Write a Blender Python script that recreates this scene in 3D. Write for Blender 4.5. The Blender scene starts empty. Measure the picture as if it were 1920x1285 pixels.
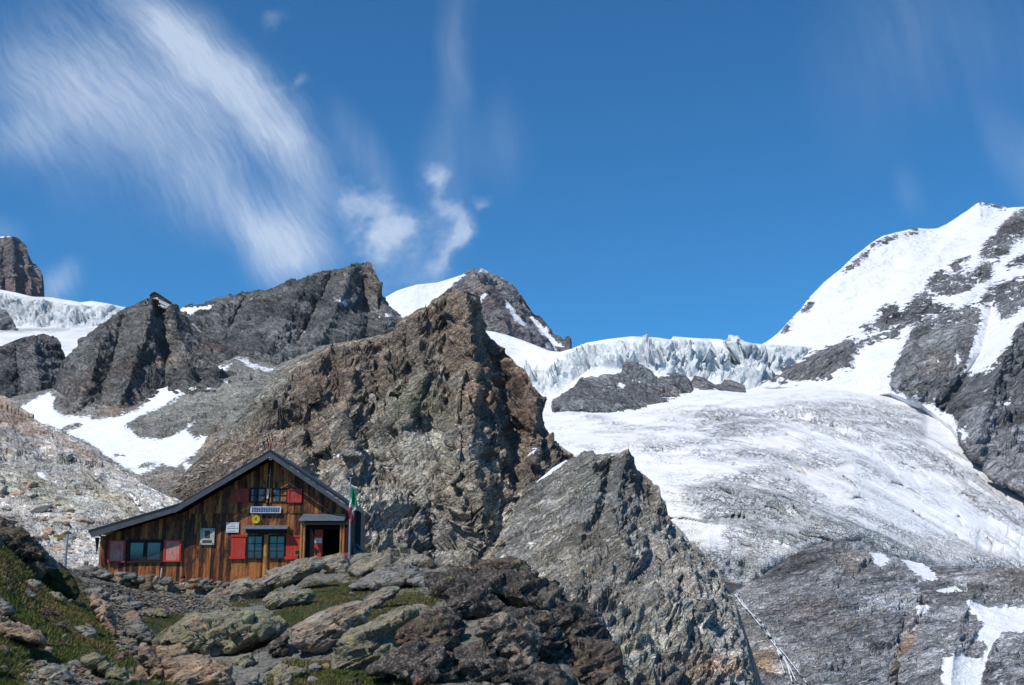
import bpy, bmesh, math, random, time
import numpy as np
from mathutils import Vector, Matrix, Euler
T0 = time.time()
random.seed(7); RNG = np.random.default_rng(7)
SC = bpy.context.scene; COL = SC.collection
F = 2133.3; PITCH = math.radians(12.0); CAMZ = 1.6
SP, CP = math.sin(PITCH), math.cos(PITCH)
SUN_EL, SUN_AZ = 50.0, -136.0     # azimuth of the direction TO the sun, clockwise from +Y (negative = left)
# ---------------------------------------------------------------- camera geometry
def P(px, py, d):
    """world point seen at photo pixel (px,py) whose forward distance (world Y) is d"""
    cx = (np.asarray(px, float)-960)/F; cy = (642.5-np.asarray(py, float))/F
    t = d/(CP-cy*SP)
    return np.stack([cx*t, np.asarray(d, float)+0*t, CAMZ+(SP+cy*CP)*t], -1)
def proj(p):
    x, y, z = p[..., 0], p[..., 1], p[..., 2]-CAMZ
    f = y*CP+z*SP; u = -y*SP+z*CP
    return 960+F*x/f, 642.5-F*u/f
# ---------------------------------------------------------------- noise
def _h(ix, iy, iz, s):
    h = ix.astype(np.uint32)*np.uint32(374761393)+iy.astype(np.uint32)*np.uint32(668265263)+iz.astype(np.uint32)*np.uint32(2246822519)+np.uint32((s*3266489917) & 0xffffffff)
    h = (h ^ (h >> np.uint32(15)))*np.uint32(2246822519)
    h = (h ^ (h >> np.uint32(13)))*np.uint32(3266489917)
    return h ^ (h >> np.uint32(16))
def _f(h): return h.astype(np.float64)*(1/4294967296.0)
def vnoise(p, s=0):
    q = np.floor(p); f = p-q; q = q.astype(np.int64); f = f*f*f*(f*(f*6-15)+10)
    r = 0
    for a in (0, 1):
        wx = f[..., 0] if a else 1-f[..., 0]
        for b in (0, 1):
            wy = f[..., 1] if b else 1-f[..., 1]
            for c in (0, 1):
                wz = f[..., 2] if c else 1-f[..., 2]
                r = r+wx*wy*wz*_f(_h(q[..., 0]+a, q[..., 1]+b, q[..., 2]+c, s))
    return r*2-1
ROT = np.array(Euler((0.7, 0.5, 0.9)).to_matrix())
def fbm(p, octv=5, s=0, gain=0.5, ridged=False):
    a = 1; r = 0; n = 0
    for o in range(octv):
        v = vnoise(p, s+o*17)
        if ridged: v = 1-2*np.abs(v)
        r = r+a*v; n += a; a *= gain; p = (p@ROT)*2.03+3.1
    return r/n
def facet(p, s=0, tilt=1.0):
    """every random cell is a tilted plane: chipped, blocky rock"""
    b = np.floor(p-0.5).astype(np.int64)
    best = np.full(p.shape[:-1], 9.0); out = np.zeros(p.shape[:-1])
    for a in (0, 1):
        for c in (0, 1):
            for e in (0, 1):
                i, j, k = b[..., 0]+a, b[..., 1]+c, b[..., 2]+e
                h1, h2, h3 = _h(i, j, k, s), _h(i, j, k, s+1), _h(i, j, k, s+2)
                h4 = _h(i, j, k, s+3)
                dx = p[..., 0]-i-0.1-0.8*_f(h1); dy = p[..., 1]-j-0.1-0.8*_f(h2); dz = p[..., 2]-k-0.1-0.8*_f(h3)
                d = dx*dx+dy*dy+dz*dz
                g = (_f(h4)-0.5)+tilt*((_f(h1 ^ h4)-.5)*dx+(_f(h2 ^ h4)-.5)*dy+(_f(h3 ^ h4)-.5)*dz)*2
                m = d < best; best = np.where(m, d, best); out = np.where(m, g, out)
    return out
def frame(dip, strike=0, k=(1, 1, 1)):
    """anisotropic coordinates: beds dipping `dip` degrees in the picture plane, turned by `strike`; k squeezes along x', y', z'"""
    m = np.array(Euler((0, math.radians(dip), math.radians(strike))).to_matrix())
    return m*np.array(k)
def sstep(a, b, x):
    t = np.clip((x-a)/(b-a), 0, 1); return t*t*(3-2*t)
def sdf(px, py, poly):
    """signed distance in photo pixels, positive inside"""
    best = np.full(px.shape, 1e9); ins = np.zeros(px.shape, bool); n = len(poly)
    for i in range(n):
        x0, y0 = poly[i]; x1, y1 = poly[(i+1) % n]
        ex, ey = x1-x0, y1-y0; wx, wy = px-x0, py-y0
        t = np.clip((wx*ex+wy*ey)/(ex*ex+ey*ey+1e-9), 0, 1)
        best = np.minimum(best, (wx-ex*t)**2+(wy-ey*t)**2)
        if y0 != y1:
            c = (py >= min(y0, y1)) & (py < max(y0, y1)) & (px < x0+(py-y0)*ex/(y1-y0))
            ins ^= c
    return np.where(ins, 1, -1)*np.sqrt(best)
def ldist(px, py, line):
    best = np.full(px.shape, 1e9)
    for (x0, y0), (x1, y1) in zip(line[:-1], line[1:]):
        ex, ey = x1-x0, y1-y0; wx, wy = px-x0, py-y0
        t = np.clip((wx*ex+wy*ey)/(ex*ex+ey*ey+1e-9), 0, 1)
        best = np.minimum(best, (wx-ex*t)**2+(wy-ey*t)**2)
    return np.sqrt(best)
# ---------------------------------------------------------------- object helpers
def tag(o, label=None, cat=None, group=None, kind=None):
    if label: o['label'] = label
    if cat: o['category'] = cat
    if group: o['group'] = group
    if kind: o['kind'] = kind
    return o
def link(o, parent=None):
    COL.objects.link(o)
    if parent: o.parent = parent
    return o
def meshobj(name, V, Fc, mat, parent=None, smooth=False, origin=None):
    me = bpy.data.meshes.new(name)
    V = np.asarray(V, float)
    if origin is not None: V = V-np.asarray(origin)
    me.from_pydata([tuple(v) for v in V], [], [tuple(f) for f in Fc]); me.update()
    if mat: me.materials.append(mat)
    if smooth: me.shade_smooth()
    o = bpy.data.objects.new(name, me); link(o, parent)
    if origin is not None: o.location = tuple(origin)
    return o
def fastmesh(name, V, Q, mat, parent=None, smooth=True, attrs=None, cols=None, origin=None):
    V = np.ascontiguousarray(V, dtype=np.float64)
    if origin is not None: V = V-np.asarray(origin)
    me = bpy.data.meshes.new(name); nv, k = len(V), Q.shape[1]
    me.vertices.add(nv); me.vertices.foreach_set('co', V.astype(np.float32).ravel())
    me.loops.add(Q.size); me.loops.foreach_set('vertex_index', Q.astype(np.int32).ravel())
    me.polygons.add(len(Q)); me.polygons.foreach_set('loop_start', (np.arange(len(Q))*k).astype(np.int32))
    me.update(calc_edges=True); me.validate()
    for a, v in (attrs or {}).items():
        at = me.attributes.new(a, 'FLOAT', 'POINT'); at.data.foreach_set('value', np.asarray(v, np.float32).ravel())
    for a, v in (cols or {}).items():
        at = me.attributes.new(a, 'FLOAT_COLOR', 'POINT')
        c = np.ones((nv, 4), np.float32); c[:, :3] = np.asarray(v).reshape(-1, 3); at.data.foreach_set('color', c.ravel())
    if mat: me.materials.append(mat)
    if smooth: me.shade_smooth()
    else: me.shade_flat()
    o = bpy.data.objects.new(name, me); link(o, parent)
    if origin is not None: o.location = tuple(origin)
    return o
def gridquads(nv, nu, wrap=False):
    i = np.arange(nv-1)[:, None]; j = np.arange(nu if wrap else nu-1)[None, :]
    j2 = (j+1) % nu
    a = i*nu+j; b = i*nu+j2; c = (i+1)*nu+j2; d = (i+1)*nu+j
    return np.stack([a, b, c, d], -1).reshape(-1, 4)
def empty(name, loc, label=None, cat=None, group=None, rz=0):
    o = bpy.data.objects.new(name, None); link(o); o.location = loc; o.rotation_euler.z = rz
    return tag(o, label, cat, group)
# ---------------------------------------------------------------- node helper
class NT:
    def __init__(s, tree): s.t = tree; tree.nodes.clear()
    def n(s, typ, ins=None, **kw):
        nd = s.t.nodes.new(typ)
        for k, v in kw.items(): setattr(nd, k, v)
        for k, v in (ins or {}).items(): s.put(nd.inputs[k], v)
        return nd
    def put(s, sock, v):
        if isinstance(v, bpy.types.NodeSocket): s.t.links.new(v, sock)
        elif isinstance(v, bpy.types.Node): s.t.links.new(v.outputs[0], sock)
        else:
            if sock.type == 'RGBA' and len(v) == 3: v = (*v, 1)
            sock.default_value = v
    def m(s, op, a, b=0.0, c=0.0, clamp=False):
        nd = s.n('ShaderNodeMath', operation=op, use_clamp=clamp); s.put(nd.inputs[0], a); s.put(nd.inputs[1], b)
        if op in ('MULTIPLY_ADD', 'SMOOTH_MIN'): s.put(nd.inputs[2], c)
        return nd.outputs[0]
    def vm(s, op, a, b=(0, 0, 0)):
        nd = s.n('ShaderNodeVectorMath', operation=op); s.put(nd.inputs[0], a)
        if op == 'SCALE': s.put(nd.inputs['Scale'], b)
        elif op != 'LENGTH': s.put(nd.inputs[1], b)
        return nd.outputs['Value'] if op in ('DOT_PRODUCT', 'LENGTH') else nd.outputs[0]
    def noise(s, vec, scale, detail=4, rough=0.55, dist=0.0):
        return s.n('ShaderNodeTexNoise', {'Vector': vec, 'Scale': scale, 'Detail': detail, 'Roughness': rough, 'Distortion': dist}).outputs['Fac']
    def mr(s, v, a, b, c=0.0, d=1.0, smooth=False):
        return s.n('ShaderNodeMapRange', {'Value': v, 'From Min': a, 'From Max': b, 'To Min': c, 'To Max': d},
                   interpolation_type='SMOOTHSTEP' if smooth else 'LINEAR').outputs[0]
    def mix(s, f, a, b, mode='MIX'):
        nd = s.n('ShaderNodeMix', data_type='RGBA', blend_type=mode, clamp_factor=True)
        s.put(nd.inputs[0], f); s.put(nd.inputs[6], a); s.put(nd.inputs[7], b); return nd.outputs[2]
    def ramp(s, f, stops, interp='LINEAR'):
        nd = s.n('ShaderNodeValToRGB', {'Fac': f}); cr = nd.color_ramp; cr.interpolation = interp
        while len(cr.elements) < len(stops): cr.elements.new(0.5)
        for e, (p, c) in zip(cr.elements, stops):
            e.position = p; e.color = (*c, 1) if len(c) == 3 else c
        return nd.outputs[0]
    def facet(s, vec, scale, tilt=2.0):
        """procedural chipped relief: each Voronoi cell a tilted plane"""
        v = s.n('ShaderNodeTexVoronoi', {'Vector': vec, 'Scale': scale}, feature='F1')
        loc = s.vm('SCALE', s.vm('SUBTRACT', vec, v.outputs['Position']), scale)
        g = s.vm('SUBTRACT', v.outputs['Color'], (0.5, 0.5, 0.5))
        d = s.vm('DOT_PRODUCT', loc, g)
        sep = s.n('ShaderNodeSeparateColor', {'Color': v.outputs['Color']})
        return s.m('MULTIPLY_ADD', d, tilt, sep.outputs[1]), sep.outputs[0]
    def bump(s, h, dist, strength=1.0, normal=None):
        nd = s.n('ShaderNodeBump', {'Height': h, 'Distance': dist, 'Strength': strength})
        if normal is not None: s.put(nd.inputs['Normal'], normal)
        return nd.outputs[0]
    def attr(s, name, color=False):
        nd = s.n('ShaderNodeAttribute', attribute_name=name); return nd.outputs['Color' if color else 'Fac']
    def out(s, base, rough=0.9, normal=None, spec=0.3, metal=0.0, **kw):
        b = s.n('ShaderNodeBsdfPrincipled', {'Base Color': base, 'Roughness': rough, 'Specular IOR Level': spec, 'Metallic': metal})
        if normal is not None: s.put(b.inputs['Normal'], normal)
        for k, v in kw.items(): s.put(b.inputs[k], v)
        o = s.n('ShaderNodeOutputMaterial'); s.t.links.new(b.outputs[0], o.inputs[0]); return b
def newmat(name):
    m = bpy.data.materials.new(name); m.use_nodes = True; return m, NT(m.node_tree)
def pos(nt): return nt.n('ShaderNodeNewGeometry').outputs['Position']
def aniso(nt, vec, dip, strike, k):
    a = nt.n('ShaderNodeMapping', {'Vector': vec, 'Rotation': (0, -math.radians(dip), 0)}, vector_type='POINT') if not strike else \
        nt.n('ShaderNodeMapping', {'Vector': nt.n('ShaderNodeMapping', {'Vector': vec, 'Rotation': (0, 0, -math.radians(strike))}, vector_type='POINT'), 'Rotation': (0, -math.radians(dip), 0)}, vector_type='POINT')
    return nt.vm('MULTIPLY', a.outputs[0], k)
# rock that covers mountains: colour zones come from the "tint" attribute, snow lies where "snow" > 0
def mat_rock(name, s, dip=-35, strike=0, k=(1, 1, 3), relief=1.0, contrast=1.0, snowcol=(0.74, 0.755, 0.785), edge=0.9, warm=0.5, speck=0.0, lines=0.5):
    m, nt = newmat(name); p = pos(nt)
    wn = nt.n('ShaderNodeTexNoise', {'Vector': p, 'Scale': 0.25/s, 'Detail': 2.0}).outputs['Color']
    pw = nt.vm('ADD', p, nt.vm('SCALE', nt.vm('SUBTRACT', wn, (.5, .5, .5)), 3.0*s))
    q = aniso(nt, pw, dip, strike, k)
    f0, c0 = nt.facet(nt.vm('ADD', q, nt.vm('SCALE', nt.vm('SUBTRACT', wn, (.5, .5, .5)), 6.0*s)), 0.055/s); f1, c1 = nt.facet(q, 0.16/s); f2, c2 = nt.facet(q, 0.55/s); f3, c3 = nt.facet(q, 1.7/s)
    n1 = nt.noise(q, 1.2/s, 6, 0.65); n2 = nt.noise(p, 0.05/s, 5, 0.6); nf = nt.noise(p, 2.6/s, 3, 0.7)
    h = nt.m('MULTIPLY_ADD', f0, 2.2, nt.m('MULTIPLY_ADD', f1, 1.6, nt.m('MULTIPLY_ADD', f2, 0.7, nt.m('MULTIPLY', f3, 0.32))))
    h = nt.m('MULTIPLY_ADD', n1, 0.7, h); h = nt.m('MULTIPLY_ADD', nt.noise(nt.vm('MULTIPLY', q, (0.2, 0.2, 1.0)), 0.8/s, 4, 0.6), 1.7, h)
    v = nt.m('MULTIPLY_ADD', c1, 0.30, nt.m('MULTIPLY_ADD', c2, 0.45, nt.m('MULTIPLY_ADD', c3, 0.5, nt.m('MULTIPLY', n2, 1.0))))
    band = nt.noise(nt.vm('MULTIPLY', q, (0.22, 0.22, 1.0)), 0.9/s, 5, 0.7)
    val = nt.mr(v, 0.55, 1.75, 2.1-1.42*contrast, 2.1+1.5*contrast)
    val = nt.m('MULTIPLY', val, nt.mr(band, 0.34, 0.62, 1-0.55*contrast, 1+0.22*contrast))
    val = nt.m('MULTIPLY', val, nt.mr(c0, 0.1, 0.9, 1-0.35*contrast, 1+0.38*contrast))
    ln = nt.noise(nt.vm('MULTIPLY', q, (0.16, 0.16, 1.0)), 2.0/s, 4, 0.65)
    val = nt.m('MULTIPLY', val, nt.mr(ln, 0.36, 0.44, 1-lines, 1.0))  # thin shadow lines between the beds, painted into the rock colour
    val = nt.m('MULTIPLY', val, nt.mr(ln, 0.60, 0.66, 1.0, 1+0.5*lines))
    crack = nt.mr(n1, 0.34, 0.46, 1-0.55*contrast, 1.0)
    val = nt.m('MULTIPLY', val, crack)
    val = nt.m('MULTIPLY', val, nt.mr(nf, 0.3, 0.7, 0.72, 1.28))
    tint = nt.attr('tint', True)
    hue = nt.mix(nt.mr(nt.noise(p, 0.16/s, 5, 0.7), 0.45, 0.62, 0, warm), tint, nt.mix(1.0, tint, (1.22, 0.98, 0.76, 1), 'MULTIPLY'))
    hue = nt.mix(nt.mr(nt.noise(nt.vm('ADD', p, (311, 7, 5)), 0.12/s, 5, 0.7), 0.5, 0.66, 0, 0.3), hue, nt.mix(1.0, tint, (0.92, 1.02, 0.88, 1), 'MULTIPLY'))
    col = nt.vm('SCALE', hue, val)
    if speck:
        vz = nt.n('ShaderNodeTexVoronoi', {'Vector': p, 'Scale': 3.2/s}); sp = nt.n('ShaderNodeSeparateColor', {'Color': vz.outputs['Color']})
        col = nt.mix(nt.m('MULTIPLY', nt.mr(sp.outputs[0], 0.78, 0.8), speck), col, nt.vm('SCALE', tint, 1.9))
        col = nt.mix(nt.m('MULTIPLY', nt.mr(sp.outputs[1], 0.8, 0.82), speck), col, nt.vm('SCALE', tint, 0.28))
    sn = nt.attr('snow')
    e = nt.m('MULTIPLY_ADD', nt.m('SUBTRACT', nt.noise(nt.vm('MULTIPLY', p, (1, 1, 1.8)), 0.35/s, 6, 0.7), 0.5), edge*5, sn)
    e = nt.m('MULTIPLY_ADD', nt.m('SUBTRACT', f2, 0.5), edge*0.45, e)
    sf = nt.mr(e, -0.12, 0.12, 0, 1, True)
    dirt = nt.mr(nt.noise(p, 0.12/s, 5, 0.6), 0.45, 0.75, 1.0, 0.86)
    rgb = nt.n('ShaderNodeRGB'); rgb.outputs[0].default_value = (*snowcol, 1); scol = nt.vm('SCALE', rgb.outputs[0], dirt)
    base = nt.mix(sf, col, scol)
    hs = nt.m('MULTIPLY_ADD', nt.noise(p, 0.35/s, 6, 0.65), 0.8, nt.m('MULTIPLY', nt.noise(aniso(nt, pw, dip, 0, (0.25, 1, 1)), 0.22/s, 5, 0.6), 1.6))
    hh = nt.n('ShaderNodeMix', {0: sf, 2: h, 3: hs}, data_type='FLOAT').outputs[0]
    nb = nt.bump(hh, 1.25*s*relief, 1.0)
    nt.out(base, 0.9, nb, 0.15)
    return m
# ================================================================ TERRAIN
ZB = {}      # lookup of the terrain depth behind each photo pixel (2-px cells), per patch
def resample(row, ts):
    r = np.array(row, float); t = (r[:, 0]-r[0, 0])/(r[-1, 0]-r[0, 0])
    return np.stack([np.interp(ts, t, r[:, i]) for i in range(3)], 0)
def smooth1(a, n, axis=0):
    if n < 1: return a
    pad = [(0, 0)]*a.ndim; pad[axis] = (n, n); b = np.pad(a, pad, mode='edge'); out = 0
    w = np.hanning(2*n+3)[1:-1]; w /= w.sum()
    for i in range(2*n+1): out = out+w[i]*np.take(b, np.arange(i, i+a.shape[axis]), axis)
    return out
def patch(name, rows, mat, step=1.8, disp=None, ridges=(), tint=(0.2, 0.2, 0.2), zones=(), snow=None, attrs=None, back=((60, -40), (200, -260)), dsm=6, crest=0.45, jit=None, dsmu=0, label=None, kind='structure'):
    if rows[0][-1][0] == 1990: rows = [list(r)+[(2420, r[-1][1]+(70 if i == 0 else 30), r[-1][2])] for i, r in enumerate(rows)]
    if -120 < rows[0][0][0] < -80: rows = [[(-420, r[0][1]-(30 if i else 50), r[0][2])]+list(r) for i, r in enumerate(rows)]
    R = len(rows); xs = [p[0] for r in rows for p in r]; W = max(xs)-min(xs)
    nu = int(W/step)+2; ts = np.linspace(0, 1, nu)
    G = np.stack([resample(r, ts) for r in rows], 0)          # R,3,nu
    hs = np.abs(np.diff(G[:, 1], axis=0)).mean(1); cnt = np.maximum(2, (hs/step).astype(int))
    out = []
    for i in range(R-1):
        f = np.linspace(0, 1, cnt[i], endpoint=False)[:, None, None]
        out.append(G[i]*(1-f)+G[i+1]*f)
    out.append(G[-1][None]); G = np.concatenate(out, 0)       # nv,3,nu
    X, Y, D = G[:, 0], G[:, 1], G[:, 2]
    if jit: Y = Y+jit(X, Y)
    if dsm: D = smooth1(smooth1(D, dsm, 0), dsm, 1); 
    if dsmu: D = smooth1(D, dsmu, 1)
    for line, h, w in ridges:                                 # h metres towards the viewer, w photo pixels
        q = ldist(X, Y, line)/w; D = D-h*np.exp(-q*1.3)
    B = P(X, Y, D); c0 = B[0]
    pts = [(0, 0)]+list(back); BR = []
    for (y0, z0), (y1, z1) in zip(pts[:-1], pts[1:]):
        for f in (0.15, 0.45, 1.0): q = y0+(y1-y0)*f; BR.append(c0+np.stack([c0[:, 0]/c0[:, 1]*q, q+0*c0[:, 0], z0+(z1-z0)*f+0*c0[:, 0]], -1))
    BR = np.stack(BR[::-1], 0); nb = len(BR)
    A = np.concatenate([BR, B], 0)
    X = np.concatenate([np.repeat(X[:1], nb, 0), X], 0); Y = np.concatenate([np.repeat(Y[:1], nb, 0), Y], 0)
    As = smooth1(smooth1(A, 4, 0), 4, 1)
    du = np.gradient(As, axis=1); dv = np.gradient(As, axis=0); N = np.cross(dv, du)
    N /= np.linalg.norm(N, axis=-1, keepdims=True)+1e-9
    flip = (N[nb:]*np.array([0, -1, 0.6])).sum(-1).mean() < 0
    if flip: N = -N
    S = snow(X, Y) if snow else np.full(X.shape, -3.0)
    tp = np.clip((Y-Y[nb][None])/24, 0, 1)*(1-crest)+crest; tp[:nb] = crest
    vw = np.abs((N*(A-np.array([0, 0, CAMZ]))).sum(-1))/np.linalg.norm(A-np.array([0, 0, CAMZ]), axis=-1); tp = tp*np.clip(vw*1.9+0.08, 0.12, 1)
    if disp is not None: A = A+N*(disp(A, X, Y, S)*tp)[..., None]
    T = np.ones(X.shape+(3,))*np.array(tint)
    for (cx, cy, rx, ry, rot, colr, wt) in zones:
        c, s_ = math.cos(math.radians(rot)), math.sin(math.radians(rot))
        ux = ((X-cx)*c+(Y-cy)*s_)/rx; uy = (-(X-cx)*s_+(Y-cy)*c)/ry
        w = wt*np.exp(-np.clip(ux*ux+uy*uy, 0, 30)**1.4); w = w*(1.0+0.9*fbm(A*F/A[..., 1:2].mean()/60.0, 4, 91)); w = np.clip(w, 0, 1)[..., None]
        T = T*(1-w)+w*np.array(colr)
    at = {'snow': S}
    for a, fn in (attrs or {}).items(): at[a] = fn(X, Y, A)
    nv, nu2 = X.shape
    Q = gridquads(nv, nu2)
    if not flip: Q = Q[:, ::-1]
    o = fastmesh(name, A.reshape(-1, 3), Q, mat, attrs={k: v.ravel() for k, v in at.items()}, cols={'tint': T})
    tag(o, label, None, None, kind)
    px, py = proj(A[nb-1:].reshape(-1, 3)); d = A[nb-1:].reshape(-1, 3)[:, 1]
    ix = np.clip((px/2).astype(int)+100, 0, 1199); iy = np.clip((py/2).astype(int)+100, 0, 899)
    z = np.full((900, 1200), 1e9); np.minimum.at(z, (iy, ix), d); ZB[name] = z
    print('patch', name, X.size, round(time.time()-T0, 1)); return o
def depth_at(name, px, py, r=8):
    z = ZB[name]; ix = int(px/2)+100; iy = int(py/2)+100
    for k in range(0, 60):
        w = z[max(0, iy-k):iy+k+1, max(0, ix-k):ix+k+1]
        if w.size and w.min() < 1e8: return float(np.median(w[w < 1e8]))
    return None
def union(polys, holes=(), soft=7.0, base=None):
    def fn(X, Y):
        s = np.full(X.shape, -60.0)
        for p in polys: s = np.maximum(s, sdf(X, Y, p))
        for p in holes: s = np.minimum(s, -sdf(X, Y, p))
        return np.clip(s/soft, -3, 3)
    return fn
def ledges(z, p, T, seed):
    """beds that stick out at their upper edge and are undercut below, each of its own thickness and reach"""
    l = z/T+1.6*fbm(p/(T*7), 3, seed); f = l-np.floor(l); i = np.floor(l).astype(np.int64)
    c = np.floor(p/(T*5)+0.6*vnoise(p/(T*3), seed+4)[..., None]).astype(np.int64)
    a = _f(_h(i, c[..., 0], c[..., 1], seed+9)); return (f**1.5-0.45)*(0.25+1.3*a*a)
def rocky(s, amp, dip=-35, strike=0, k=(1, 1, 3), seed=1, big=1.0, snowflat=0.85, led=0.8, snowrel=0.0):
    M = frame(dip, strike, k); M1 = frame(dip, strike)
    def fn(A, X, Y, S):
        w = np.stack([fbm(A/(9*s), 3, seed+50+i) for i in range(3)], -1)*2.5*s
        q = (A+w)@M; z1 = ((A+w*0.5)@M1)[..., 2]
        h = big*1.1*fbm(A/(26*s), 4, seed+5, ridged=True)
        h = h+1.15*facet(q/(10*s), seed, 1.6)+0.7*facet(q/(4*s), seed+11, 1.6)+0.4*facet(q/(1.6*s), seed+23)+0.22*fbm(q/(4*s), 4, seed+31)
        if led: h = h+led*(0.75*ledges(z1, A, 4.2*s, seed+61)+0.45*ledges(z1, A, 1.9*s, seed+67))
        h *= amp
        rockness = 1-snowflat*sstep(-0.6, 0.8, S)
        return h*rockness+0.15*amp*fbm(A/(20*s), 3, seed+3)+snowrel*amp*(1-rockness)*(fbm(q/(22*s), 4, seed+13)+0.4*fbm(q/(6*s), 3, seed+14))
    return fn
GREY = (0.17, 0.172, 0.175); DARK = (0.075, 0.078, 0.08); BROWN = (0.16, 0.125, 0.095); PALE = (0.33, 0.32, 0.30); RUST = (0.25, 0.145, 0.085); GREEN = (0.15, 0.16, 0.10)

M_far = mat_rock('far_rock', 9, -20, 0, (1, 1, 2), 1.0, 0.7, warm=.15, lines=.3)
M_dark = mat_rock('dark_rock', 3.6, 35, 20, (1, 1, 2), 1.0, 0.85, warm=.12)
M_spur = mat_rock('brown_rock', 2.4, -38, 20, (1, 1, 2.4), 1.0, 1.0, speck=0.4, warm=.4, lines=.6)
M_cliff = mat_rock('grey_gneiss', 1.9, -33, 10, (0.24, 1, 4.2), 1.0, 0.95, speck=0.2, warm=.3, lines=.7)
M_slab = mat_rock('slab_rock', 2.6, -15, 0, (0.4, 1, 3.2), 0.85, 0.85, warm=.2, lines=.6)
M_peak = mat_rock('peak_rock', 6, -35, 0, (0.6, 1, 2.8), 1.0, 0.85, edge=1.15, warm=.12, lines=.4)
M_scree = mat_rock('scree', 0.75, 30, 0, (1, 1, 1.6), 1.0, 0.95, speck=0.8)
M_mor = mat_rock('moraine', 1.1, 38, 0, (0.6, 1, 2), 0.9, 0.8, speck=0.3, warm=.4)
M_talus = mat_rock('talus', 1.5, 20, 0, (1, 1, 1.3), 0.8, 0.7, speck=0.55, edge=0.8)

# ---- far left: rock tower, glacier shelf
patch('mountain_far_left', [
    [(-90, 442, 2500), (0, 444, 2500), (22, 443, 2500), (38, 448, 2500), (50, 460, 2500), (54, 478, 2500), (62, 492, 2490), (74, 508, 2480), (80, 526, 2470), (83, 556, 2460)],
    [(-90, 500, 2430), (20, 505, 2430), (60, 530, 2430), (86, 566, 2430)],
    [(-90, 600, 2360), (90, 600, 2400)]], M_far, 1.5,
    disp=rocky(9, 5.5, 80, 0, (1, 1, 1.5), 3), tint=(0.13, 0.12, 0.12), zones=[(30, 530, 50, 25, 0, (0.16, 0.12, 0.12), .6)],
    snow=union([[(-90, 430), (20, 438), (20, 446), (-90, 450)]], soft=4), ridges=[([(22, 443), (30, 560)], 40, 8), ([(5, 470), (8, 560)], -30, 5), ([(52, 470), (60, 560)], 30, 6)])

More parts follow.
